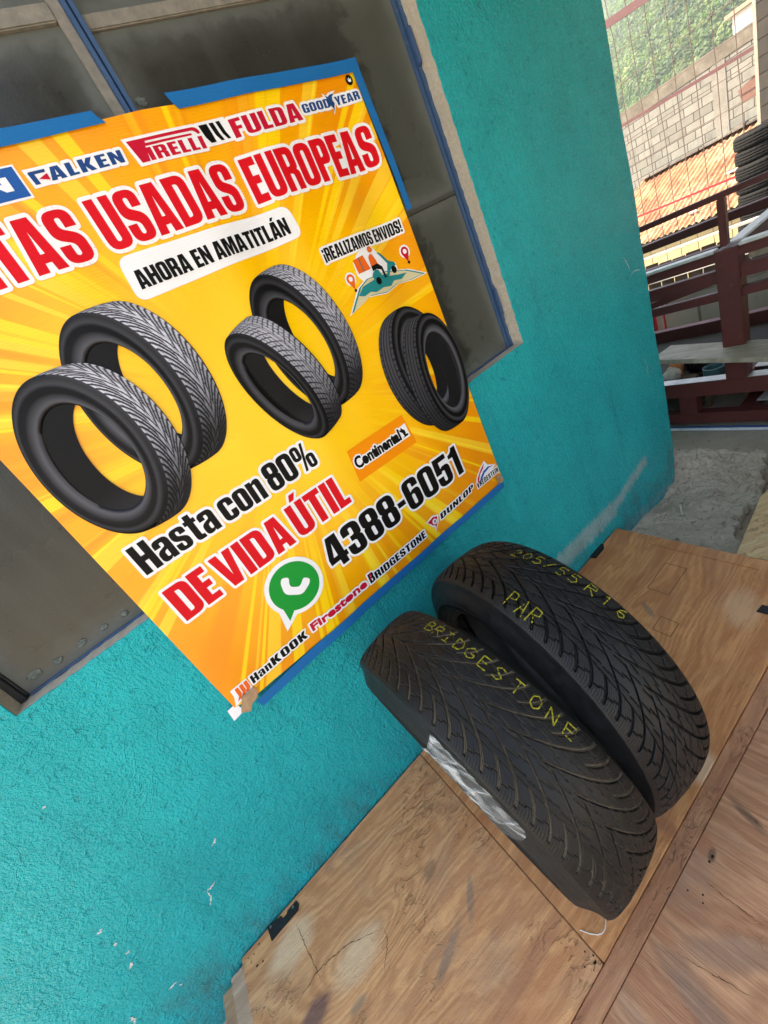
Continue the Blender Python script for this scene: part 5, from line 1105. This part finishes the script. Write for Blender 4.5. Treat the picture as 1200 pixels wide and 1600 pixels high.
for y0, y1 in ((YE, -.112), (-.029, YB)): rk('rail_cap', (XF - .001, y0, .732), (XF + .05, y1, .744), M_SIL)
rk('rail', (XF + .001, YE, .7225), (XF + .048, YB, .7315))
for y0 in (-.111, 1.35, -1.2): rk('post', (XF - .006, y0, .1465), (XF + .065, y0 + .080, .736)); rk('post', (XF + .90, y0, -.095), (XF + .96, y0 + .06, .73))
for y0 in (.106, -.75, .95): rk('spacer', (XF, y0, -.0335), (XF + .06, y0 + .082, .0655))
for z0, z1 in ((.066, .146), (-.095, -.034), (.690, .735), (.53, .58)): rk('rail', (XF + .90, YE, z0 + .001), (XF + .96, YB, z1 + .001))
for y0 in (-.105, 1.355, -1.195):
    rk('cross_rail', (XF + .0655, y0, .690), (XF + .8995, y0 + .06, .7325)); rk('rail_cap', (XF + .067, y0 + .002, .733), (XF + .898, y0 + .058, .745), M_SIL)
    rk('cross_rail', (XF + .0605, y0, .070), (XF + .8995, y0 + .06, .140)); rk('cross_rail', (XF + .0605, y0, -.09), (XF + .8995, y0 + .06, -.04))
# light caps on the tops of the rails (bare metal)
rk('rail_cap', (XF + .0005, YE, .1465), (XF + .0595, -.1115, .1485), M_SIL); rk('rail_cap', (XF + .0005, -.0305, .1465), (XF + .0595, YB, .1485), M_SIL)
# diagonal strut seen low on the right
m = MB(); m.bar((XF + .10, -.13, -.03), (XF + .70, -.16, -.035), .05, .004); m.bar((XF + .10, -.13, .15), (XF + .70, -.16, .15), .05, .004); o = m.build('strut', M_SIL, rack); o.location = (-2.28, 0, .126)
m = MB(); m.bar((XF + .03, -.03, .615), (XF + .03, 1.2, .455), .012, .028); o = m.build('strut', M_RED, rack, .002); o.location = (-2.28, 0, .126)
# upper guard rail on the rack
rk('guard_post', (XF + .02, -.071, .7455), (XF + .048, -.044, .926)); rk('guard_rail', (XF + .018, YE, .9265), (XF + .05, YB, .949))
for k in range(6):
    y = -.118 - .2 * (k + 1); rk('shelf_plank', (XF + .062, y, .655), (XF + .895, y + .197, .683), M_P5)
def qslab(name, pts, z0, z1, mat):
    m = MB(); slab(m, pts, z0, z1); return m.build(name, mat, rack, .002)
o = qslab('shelf_plank', [(2.095, -.245), (2.25, .23), (2.262, .29), (2.44, .26), (2.292, -.19), (2.27, -.26)], .288, .311, M_P5)
o.location = (-2.28, 0, .126)
o = qslab('base_board', [(2.345, -1.3), (2.345, 1.5), (3.17, 1.5), (3.17, -1.3)], .060, .072, mt('dkboard', plain, 'dark dirty board', (.035, .030, .024), .9)); o.location = (-2.28, 0, .126)
# clutter kept in the rack
def lumpy(name, label, cat, p, s, mat, seed, parent=None, amp=.5, zmin=None):
    me = bpy.data.meshes.new(name); bm = bmesh.new(); bmesh.ops.create_icosphere(bm, subdivisions=4, radius=1)
    for v in bm.verts:
        k = 1 + amp * (float(fbm(np.array(v.co.x * 2.1 + seed * 3.7 + v.co.z), np.array(v.co.y * 2.1 + v.co.z * 1.7))) - .47) + .12 * amp * math.sin(9 * v.co.x + 7 * v.co.y + seed)
        v.co = Vector((v.co.x * s[0] * k, v.co.y * s[1] * k, max(v.co.z, -.75) * s[2] * k))
    for f in bm.faces: f.smooth = True
    mn = min(v.co.z for v in bm.verts)
    for v in bm.verts: v.co.z -= mn
    bm.to_mesh(me); bm.free(); o = link(name, me, mat); o.location = p; return tag(o, label, cat)
C0 = .0725
lumpy('cloth_bundle', 'pale crumpled cloth bundle in the rack beside the wall corner', 'cloth', (2.44, .275, C0), (.035, .045, .050), mt('clothw', plain, 'cream cloth', (.55, .50, .42), .9, .2, .3, 20, .4), 1, amp=1.0)
lumpy('cloth_bundle', 'small orange cloth tucked above the pale bundle in the rack', 'cloth', (2.50, .275, C0), (.03, .035, .075), mt('clotho', plain, 'orange cloth', (.55, .22, .09), .9, .2, .3, 20, .4), 2, amp=.9)
lumpy('plastic_bag', 'grey crumpled plastic bag in the rack behind the post', 'bag', (2.50, .0, C0), (.04, .05, .060), mt('bagg', plain, 'grey plastic', (.28, .27, .26), .45, .5, .3, 25, .4), 3, amp=1.1)
lumpy('plastic_bag', 'black sagging rubbish bag in the middle of the rack', 'bag', (2.55, .185, C0), (.05, .065, .07), mt('bagb', plain, 'black plastic', (.008, .008, .009), .4, .5, .3, 25, .4), 5, amp=.9)
for k, (x_, y_, s_, c_, lb) in enumerate(((2.60, .09, (.05, .07, .06), (.05, .045, .04), 'dark grey rag heap in the rack behind the teal pot'), (2.66, .30, (.06, .06, .05), (.10, .055, .03), 'brown rag in the rack behind the orange cloth'), (2.44, -.16, (.045, .05, .045), (.06, .05, .042), 'grey brown rag in the rack right of the post'))):
    lumpy('rag', lb, 'rag', (x_, y_, C0), s_, mt('rag%d' % k, plain, 'rag cloth %d' % k, c_, .9, .1, .3, 25, .4), 11 + k, amp=1.1)
for k, (x_, y_, s_, c_, lb) in enumerate(((2.50, .22, (.05, .05, .05), (.05, .042, .034), 'dark sack on the floor under the rack by the wall corner'), (2.78, -.12, (.08, .09, .06), (.07, .06, .05), 'grey sack on the floor under the rack right of the stool'))):
    lumpy('sack', lb, 'sack', (x_, y_, -.126), s_, mt('sack%d' % k, plain, 'sack cloth %d' % k, c_, .9, .1, .3, 25, .4), 21 + k, amp=1.0)
def pot():
    t = thing('pot', 'small teal enamel pot in the rack left of the post', 'pot', (2.46, .085, C0)); pr = [(.0, .0), (.035, .0), (.046, .02), (.05, .05), (.046, .07), (.05, .074), (.046, .076), (.042, .07), (.044, .05), (.038, .02), (.0, .008)]
    n = 24; V = []; F = []
    for r, z in pr: V += [(r * math.cos(2 * math.pi * k / n), r * math.sin(2 * math.pi * k / n), z) for k in range(n)]
    for i in range(len(pr) - 1):
        for k in range(n): F.append((i * n + k, i * n + (k + 1) % n, (i + 1) * n + (k + 1) % n, (i + 1) * n + k))
    link('body', npmesh('body', V, F), mt('enamel', plain, 'teal enamel', (.10, .22, .23), .3, .5, .1, 20, .05), t)
    m = MB(); m.tube([(.046, .0, .055), (.07, .0, .06), (.075, .0, .045), (.048, 0, .03)], .004, 8); m.build('handle', mt('enamel2', plain, 'dark handle', (.02, .02, .02), .4), t)
pot()
cb = thing('carton', 'low brown carton in the rack below the pale cloth', 'carton', (2.42, .215, C0)); m = MB(); m.box((-.04, -.06, 0), (.04, .06, .045)); m.build('body', mt('carton', plain, 'brown card', (.13, .085, .05), .9, .2, .25, 30, .3), cb, .002)
m = MB(); m.bar((-.035, -.06, .047), (-.035, .06, .047), .03, .003); m.build('flap', mt('carton', plain, '', (0, 0, 0)), cb)
st = thing('stool', 'small wooden stool on the floor under the rack', 'stool', (2.62, .07, -.126)); m = MB(); m.box((-.10, -.11, .075), (.10, .11, .095)); MW = mt('stoolw', plain, 'brown stool wood', (.16, .10, .05), .7, .3, .3, 20, .3); m.build('seat', MW, st, .004)
for sx in (-.08, .08):
    for sy in (-.09, .09): m = MB(); m.bar((sx, sy, 0), (sx * .95, sy * .95, .0745), .022, .022); m.build('leg', MW, st)
# hoses lying along the rack
for dx, col, lb in ((0, (.55, .58, .6), 'pale hose lying on the floor along the foot of the rack'), (.016, (.03, .07, .20), 'blue hose lying on the floor between the pale hose and the rack')):
    m = MB(); m.tube([(2.252 + dx + .006 * math.sin(y * 5 + dx * 60), y, -.117) for y in np.linspace(-1.3, 1.6, 40)], .008, 8); tag(m.build('hose', mt('hose%g' % dx, plain, 'hose plastic %g' % dx, col, .4), None, 0, True), lb, 'hose', 'hoses on the floor')
# low block wall, red pipes and slatted fence behind the rack
M_BLK2 = mt('blk2', m_block, 'low pale block wall', (.46, .43, .36), (.54, .51, .43), (.22, .20, .165), .40, .20)  # pale blocks, the wall's own colour
lw = thing('block_wall', 'low grey concrete block wall seen through the red rack', 'wall', (3.62, 0, -.42)); m = MB(); m.box((3.62, -3, -.42), (3.78, 2.2, .245)); o = m.build('blocks', M_BLK2, lw, .004); o.location = (-3.62, 0, .42)
m = MB(); m.box((3.605, -3, .2455), (3.795, 2.2, .275)); o = m.build('coping', mt('cop', m_concrete, 'grey coping', (.30, .28, .24), (.42, .39, .34), .6, 1.0), lw, .004); o.location = (-3.62, 0, .42)
M_RP = mt('redpipe', plain, 'bright red paint', (.50, .02, .025), .45)
for (p, q, r, lb) in ((at(1022, 500, 0, 3.5), at(1031, 552, 0, 3.5), .018, 'thicker red pipe standing against the low block wall by the corner'), (at(1038, 495, 0, 3.55), at(1045, 543, 0, 3.55), .008, 'thin red pipe standing against the low block wall')):
    b_ = Vector((p.x, (p.y + q.y) / 2, -.42)); tpt = Vector((p.x, (p.y + q.y) / 2, .30)); m = MB(); m.tube([b_, b_.lerp(tpt, .5), tpt], r, 10); m.tube([tpt, tpt + Vector((0, 0, .02))], r * 1.25, 10); tag(m.build('red_pipe', M_RP, None, 0, True), lb, 'pipe', 'red pipes by the block wall')
sf = thing('slat_fence', 'low fence of brown upright boards with pale rails behind the rack', 'fence', (4.5, 0, -.42)); M_SLAT = mt('slat', plain, 'brown weathered boards', (.11, .075, .06), .85, .2, .4, 8, .3)
m = MB(); yy = -.6; rn = random.Random(2)
while yy < 2.6:
    wd = rn.uniform(.10, .13); m.box((4.5, yy, -.40), (4.52, yy + wd - .012, .360 + rn.uniform(-.012, .006))); yy += wd
o = m.build('boards', M_SLAT, sf, .002); o.location = (-4.5, 0, .42)
M_WH = mt('whp', plain, 'white painted rail', (.42, .40, .37), .5)
for z in (.20, .422): m = MB(); m.box((4.47, -.6, z), (4.499, 2.6, z + .022)); o = m.build('rail', M_WH, sf, .002); o.location = (-4.5, 0, .42)
# wire fence with its pipes
XW = 10.2
wf_ = thing('wire_fence', 'rusty wire mesh fence on dark pipes in front of the hillside', 'fence', (XW, 0, -2.7)); M_WIRE = mt('wire', plain, 'dark rusty wire', (.10, .065, .05), .7); M_PIPE = mt('pipe', m_paint, 'maroon pipe', (.10, .035, .035), .5, (.2, .12, .08), .5)
def wq(px, py): return at(px, py, 0, XW)
def fpart(name, mb, mat):
    o = mb.build(name, mat, wf_); o.location = (-XW, 0, 2.7); return o
m = MB(); A = wq(950, 37); B = wq(1008, -3); d = (A - B); m.bar(A + d * .6, B - d * 4, .045, .11); fpart('top_pipe', m, M_PIPE)
m = MB(); A = wq(975, 195); B = wq(1182, 72); d = (A - B); m.bar(A + d * .4, B - d * .5, .042, .048); fpart('middle_pipe', m, M_PIPE)
m = MB(); A = wq(994, 340); B = wq(1152, 275); d = (A - B); m.bar(A + d * .4, B - d * .5, .03, .033); fpart('lower_pipe', m, mt('redpipe', plain, '', (0, 0, 0)))
m = MB(); ys = np.arange(-1.6, 5.2, .27); rn = random.Random(8)
for y in ys:
    pts = [(XW + .01 * rn.uniform(-1, 1), y + .012 * rn.uniform(-1, 1) + .02 * (z - .8), z) for z in np.linspace(-1.4, 4.4, 14)]; m.tube(pts, .0062, 5, False)
for z in np.arange(-.9, 4.4, .42):
    pts = [(XW - .012 + .008 * rn.uniform(-1, 1), y, z + .010 * rn.uniform(-1, 1)) for y in np.linspace(-1.6, 5.2, 18)]; m.tube(pts, .0055, 5, False)
fpart('wire_mesh', m, M_WIRE)
m = MB()
for y in (-1.6, 5.2): m.box((XW - .03, y, -2.7), (XW + .03, y + .06, 4.4))
fpart('post', m, M_PIPE)
# column and brown plate at the right
XC = 10.0; cA = at(1177, 60, 0, XC)
cp = thing('concrete_post', 'pale sunlit concrete post with a dark wall piece at the right edge', 'post', (XC, cA.y, -2.7)); m = MB(); m.box((XC, cA.y - .05, -2.7), (XC + .4, cA.y, 5.6)); o = m.build('shaft', mt('post', m_concrete, 'pale post concrete', (.32, .27, .21), (.42, .36, .29), .5, 1.0), cp, .008); o.location = (-XC, -cA.y, 2.7)
m = MB(); m.box((XC - .02, cA.y - 2.6, -2.7), (XC + .12, cA.y - .053, 5.6)); o = m.build('wall_piece', mt('dkwall', m_block, 'dark block wall', (.045, .040, .034), (.060, .052, .045), (.025, .02, .018), .4, .2), cp, .004); o.location = (-XC, -cA.y, 2.7)
pl = [at(1153, 142, 0, XC + .30), at(1183, 114, 0, XC + .30), at(1189, 146, 0, XC + .30), at(1160, 161, 0, XC + .30)]
m = MB(); vs = pl + [p + Vector((.02, 0, 0)) for p in pl]; m.add(vs, [(0, 1, 2, 3), (7, 6, 5, 4), (0, 4, 5, 1), (1, 5, 6, 2), (2, 6, 7, 3), (3, 7, 4, 0)]); tag(m.build('metal_plate', mt('plate', m_paint, 'rust brown plate', (.17, .085, .065), .6, (.3, .2, .15), .5), None, .002), 'rust brown metal plate fixed to the wire fence beside the pale post', 'plate')
# tyre stack
def stack_tyre_mesh(R=.315, W=.172, seed=0):
    pr = [(.205, -.36), (.215, -.43), (.245, -.49), (.275, -.5), (.298, -.44), (.309, -.36), (.3145, -.22), (.3105, -.2), (.3105, -.17), (.315, -.15), (.315, .0 - .02), (.311, -.01), (.311, .01), (.315, .02), (.315, .15), (.3105, .17), (.3105, .2), (.3145, .22), (.309, .36), (.298, .44), (.275, .5), (.245, .49), (.215, .43), (.205, .36), (.23, .30), (.285, .2), (.287, -.2), (.23, -.30), (.205, -.36)]
    n = 128; P = np.array(pr); th = np.linspace(0, 2 * np.pi, n, endpoint=False); T, _ = np.meshgrid(th, P[:, 0]); r = P[:, 0][:, None] * np.ones_like(T)
    out = ((P[:, 0] > .307) & (np.abs(P[:, 1]) < .4))[:, None]; sh = (np.abs(P[:, 1]) > .15)[:, None] & out
    r = r - .006 * sh * (np.arange(n)[None, :] % 4 == 0)
    z = (P[:, 1] * W)[:, None] * np.ones_like(T)
    V = np.stack([r * np.cos(T), r * np.sin(T), z + W / 2], -1).reshape(-1, 3); m_ = len(pr); idx = np.arange(m_ * n).reshape(m_, n)
    Q = np.stack([idx[:-1], np.roll(idx[:-1], -1, 1), np.roll(idx[1:], -1, 1), idx[1:]], -1).reshape(-1, 4)
    return npmesh('carcass', V, Q)
XS = 8.4
sA = at(1150, 250, 0, XS); zt = at(1152, 214, 0, XS).z
stm = stack_tyre_mesh(); nst = 8
M_SR = mt('stackrub', plain, 'old grey black rubber', (.005, .0048, .0046), .75, .15, .3, 40, .3)
rn = random.Random(5); ordn = ['topmost', 'second from the top', 'third from the top', 'fourth from the top', 'fifth from the top', 'sixth from the top', 'seventh from the top', 'lowest']
yc = sA.y - .315
for k in range(nst):
    t = thing('tyre', 'old black tyre in the stack behind the rack, ' + ordn[k], 'tyre', (XS + rn.uniform(-.02, .02), yc + rn.uniform(-.014, .014), zt - (k + 1) * .173), 'tyres stacked in the yard'); t.rotation_euler = (0, 0, rn.uniform(0, 6))
    link('carcass', stm if k == 0 else stm, M_SR if k == 0 else None, t)
zb = zt - nst * .173
m = MB(); m.box((XS - .6, yc - .6, -2.7), (XS + .6, yc + .6, zb - .001)); tag(m.build('plinth', mt('plinth', m_concrete, 'yard concrete block', (.2, .19, .17), (.3, .28, .25), .6, 1)), 'concrete plinth under the stack of old tyres', 'plinth')
# neighbour's shed: rusty roof, ochre wall; block wall above
XE, XK = 12.0, 15.6
eA = at(1001, 381, 0, XE); eB = at(1115, 332, 0, XE); ze = (eA.z + eB.z) / 2
zr = at(1075, 247, 0, XK).z + .03
shed = thing('shed', 'neighbouring shed with a rusty corrugated roof and ochre wall', 'shed', (XE, 1.5, -2.7))
V = []; Fq = []; ny = 640; nx = 24; ys = np.linspace(-2.2, 6.6, ny); xs = np.linspace(XE - .12, XK - .02, nx)
Xg, Yg = np.meshgrid(xs, ys, indexing='ij'); t_ = (Xg - xs[0]) / (xs[-1] - xs[0])
sheet = np.floor((Yg + 9) / .78); row = np.floor(t_ * 2.0)
Zg = ze - .02 + (zr - ze + .02) * t_ + .022 * np.sin(Yg * 2 * np.pi / .125) + .010 * (hsh(sheet, row) - .3) + .012 * (1 - (t_ * 2.0 - row)) * (row >= 1) + .008 * (fbm(Xg * 1.3, Yg * 1.3, 4) - .5)
idx = np.arange(nx * ny).reshape(nx, ny); Q = np.stack([idx[:-1, :-1], idx[1:, :-1], idx[1:, 1:], idx[:-1, 1:]], -1).reshape(-1, 4)
ro = link('roof', npmesh('roof', np.stack([Xg, Yg, Zg], -1).reshape(-1, 3), Q), mt('roof', m_roof), shed); ro.location = (-XE, -1.5, 2.7)
m = MB(); m.box((XE + .02, -2.2, -2.7), (XE + .14, 6.4, ze - .06)); o = m.build('wall', mt('ochre', m_plaster, 'ochre wall', (.33, .27, .14), (.43, .36, .20), 20, .4), shed, .003); o.location = (-XE, -1.5, 2.7)
m = MB(); m.box((XE - .02, -2.2, ze - .11), (XE + .018, 6.5, ze - .035)); o = m.build('fascia', mt('fascia', plain, 'dark fascia', (.03, .035, .03), .7), shed, .003); o.location = (-XE, -1.5, 2.7)
m = MB(); rf = random.Random(12); yy = -2.2
while yy < 6.3:
    L_ = rf.uniform(.25, .7); m.box((XK - .20 - rf.uniform(0, .10), yy, zr + .015), (XK - .005, yy + L_ - .015, zr + .05 + rf.uniform(0, .05))); yy += L_
o = m.build('flashing', mt('flash', m_concrete, 'mortar flashing', (.10, .09, .08), (.26, .24, .21), .8, 1.0), shed, .008); o.location = (-XE, -1.5, 2.7)
rs = random.Random(9)
for k in range(9):
    y = rs.uniform(.8, 4.6); tt = rs.uniform(.1, .9); x = xs[0] + tt * (xs[-1] - xs[0]); z = ze + (zr - ze) * tt + .03; s = rs.uniform(.04, .14)
    m = MB(); slab(m, [(x - s * .5, y - s), (x + s * .4, y - s * .7), (x + s * .5, y + s), (x - s * .2, y + s * .8)], z, z + .03); o = m.build('patch_sheet', mt('patch%d' % (k % 2), plain, 'roof scrap %d' % (k % 2), ((.06, .05, .045), (.5, .42, .36))[k % 2], .8), shed); o.location = (-XE, -1.5, 2.7)
tA = at(972, 170, 0, XK); tB = at(1178, 40, 0, XK); zt_ = (tA.z + tB.z) / 2
M_BLK = mt('blk', m_block, 'grey block wall', (.165, .160, .140), (.225, .220, .193), (.06, .057, .048), .40, .195)
bw = thing('block_wall', 'tall grey concrete block wall with a stained concrete beam above the rusty roof', 'wall', (XK, 2.5, -2.7))
m = MB(); m.box((XK, -4, -2.7), (XK + .18, 13.0, zt_ - .30)); o = m.build('blocks', M_BLK, bw, .004); o.location = (-XK, -2.5, 2.7)
m = MB(); m.box((XK - .012, -4, zt_ - .2995), (XK + .20, 13.0, zt_)); o = m.build('beam', mt('beam', m_concrete, 'stained concrete beam', (.11, .095, .075), (.20, .18, .145), .8, .8), bw, .01); o.location = (-XK, -2.5, 2.7)
cl = at(1122, 105, 0, XK); m = MB(); m.box((XK - .014, cl.y - .14, -2.7), (XK + .19, cl.y + .14, zt_ - .301)); o = m.build('pillar', mt('pil', m_concrete, 'wall pillar', (.19, .18, .155), (.25, .235, .205), .8, .9), bw, .006); o.location = (-XK, -2.5, 2.7)
# white shed roof peeping over the wall
hs_ = thing('house', 'white walled house peeping over the block wall below the hill', 'house', (24, 5.3, -2.7)); h1 = at(1146, 62, 0, 24); h2 = at(1170, 36, 0, 24)
m = MB(); m.box((24, h2.y - 1.2, -2.7), (28, h1.y, h1.z + .62)); o = m.build('wall', mt('whwall', plain, 'white wall', (.75, .73, .7), .8), hs_, .01); o.location = (-24, -5.3, 2.7)
m = MB(); m.box((23.8, h2.y - 1.4, h1.z + .621), (28.2, h1.y + .15, h1.z + .74)); o = m.build('roof', mt('whroof', plain, 'brown roof', (.35, .25, .17), .8), hs_, .01); o.location = (-24, -5.3, 2.7)
# hill and its wood
def hill_z(X, Y):
    az = np.degrees(np.arctan2(Y, X))
    ridge = np.interp(az, [-30, 0, 14, 20, 23.5, 25.5, 27, 33, 60], [150, 156, 150, 132, 115, 96, 72, 34, 10])
    t = np.clip((X - 110) / 300, 0, 1)
    return -4 + (ridge + 4) * t ** .85 + (fbm(X / 30, Y / 30, 2) - .5) * 20 * t
xs = np.linspace(90, 460, 90); ys = np.linspace(-180, 400, 110); Xg, Yg = np.meshgrid(xs, ys, indexing='ij'); Zg = hill_z(Xg, Yg)
idx = np.arange(Xg.size).reshape(Xg.shape); Q = np.stack([idx[:-1, :-1], idx[1:, :-1], idx[1:, 1:], idx[:-1, 1:]], -1).reshape(-1, 4)
tag(link('hill', npmesh('hill', np.stack([Xg, Yg, Zg], -1).reshape(-1, 3), Q), mt('hill', plain, 'hill scrub', (.05, .085, .03), .9, .1, .4, .2, 0)), kind='structure')
def forest(n=6000, leaves=230):
    rg = np.random.default_rng(4)
    az = np.radians(rg.uniform(14, 29, n)); X = 112 + 290 * rg.random(n) ** .8; Y = X * np.tan(az); Z = hill_z(X, Y)
    s = rg.uniform(1.7, 3.6, n) * (.5 + X / 300)
    base = np.array([[.060, .100, .026], [.085, .125, .035], [.045, .080, .028], [.115, .150, .045], [.065, .105, .045]])[rg.integers(0, 5, n)] * rg.uniform(.7, 1.25, (n, 1))
    d = rg.normal(size=(n, leaves, 3)); d /= np.linalg.norm(d, axis=-1, keepdims=True); d[..., 2] = np.abs(d[..., 2]) * np.where(rg.random((n, leaves)) < .8, 1, -1)
    lob = .8 + .25 * np.sin(d[..., :1] * 5 + rg.uniform(0, 6, (n, 1, 1))) * np.sin(d[..., 1:2] * 5 + rg.uniform(0, 6, (n, 1, 1))) + .12 * rg.normal(size=(n, leaves, 1))
    P = np.stack([X, Y, Z + s * .8], -1)[:, None, :] + d * lob * s[:, None, None]
    nrm = d + rg.normal(size=d.shape) * .30; nrm /= np.linalg.norm(nrm, axis=-1, keepdims=True)
    t = np.cross(nrm, rg.normal(size=d.shape)); t /= np.linalg.norm(t, axis=-1, keepdims=True); b = np.cross(nrm, t)
    ls = (s[:, None, None] * rg.uniform(.06, .115, (n, leaves, 1)))
    V = np.stack([P - t * ls - b * ls * .7, P + t * ls - b * ls * .5, P + t * ls * .8 + b * ls * .8, P - t * ls * .7 + b * ls * .6], 2).reshape(-1, 3)
    me = fastmesh('woodland', V, 4)
    colr = np.repeat((base[:, None, :] * rg.uniform(.8, 1.25, (n, leaves, 1))).reshape(-1, 3), 4, 0); vcol(me, colr)
    return tag(link('woodland', me, mt('leaf', m_leaf, 'hillside foliage', None)), 'dense green wood covering the hillside behind the wall', 'woodland', kind='stuff')
forest()
# ---------------------------------------------------------------- the hazy air over the valley
def haze():
    m = bpy.data.materials.new('haze air'); m.use_nodes = True; N = m.node_tree.nodes; N.remove(N['Principled BSDF'])
    v = N.new('ShaderNodeVolumePrincipled'); v.inputs['Color'].default_value = (.80, .88, .95, 1); v.inputs['Density'].default_value = .0008; v.inputs['Anisotropy'].default_value = .3
    m.node_tree.links.new(v.outputs[0], N['Material Output'].inputs['Volume'])
    mb = MB(); mb.box((-905, -905, -3.8), (905, 905, 190)); tag(mb.build('haze', m), kind='stuff')
haze()
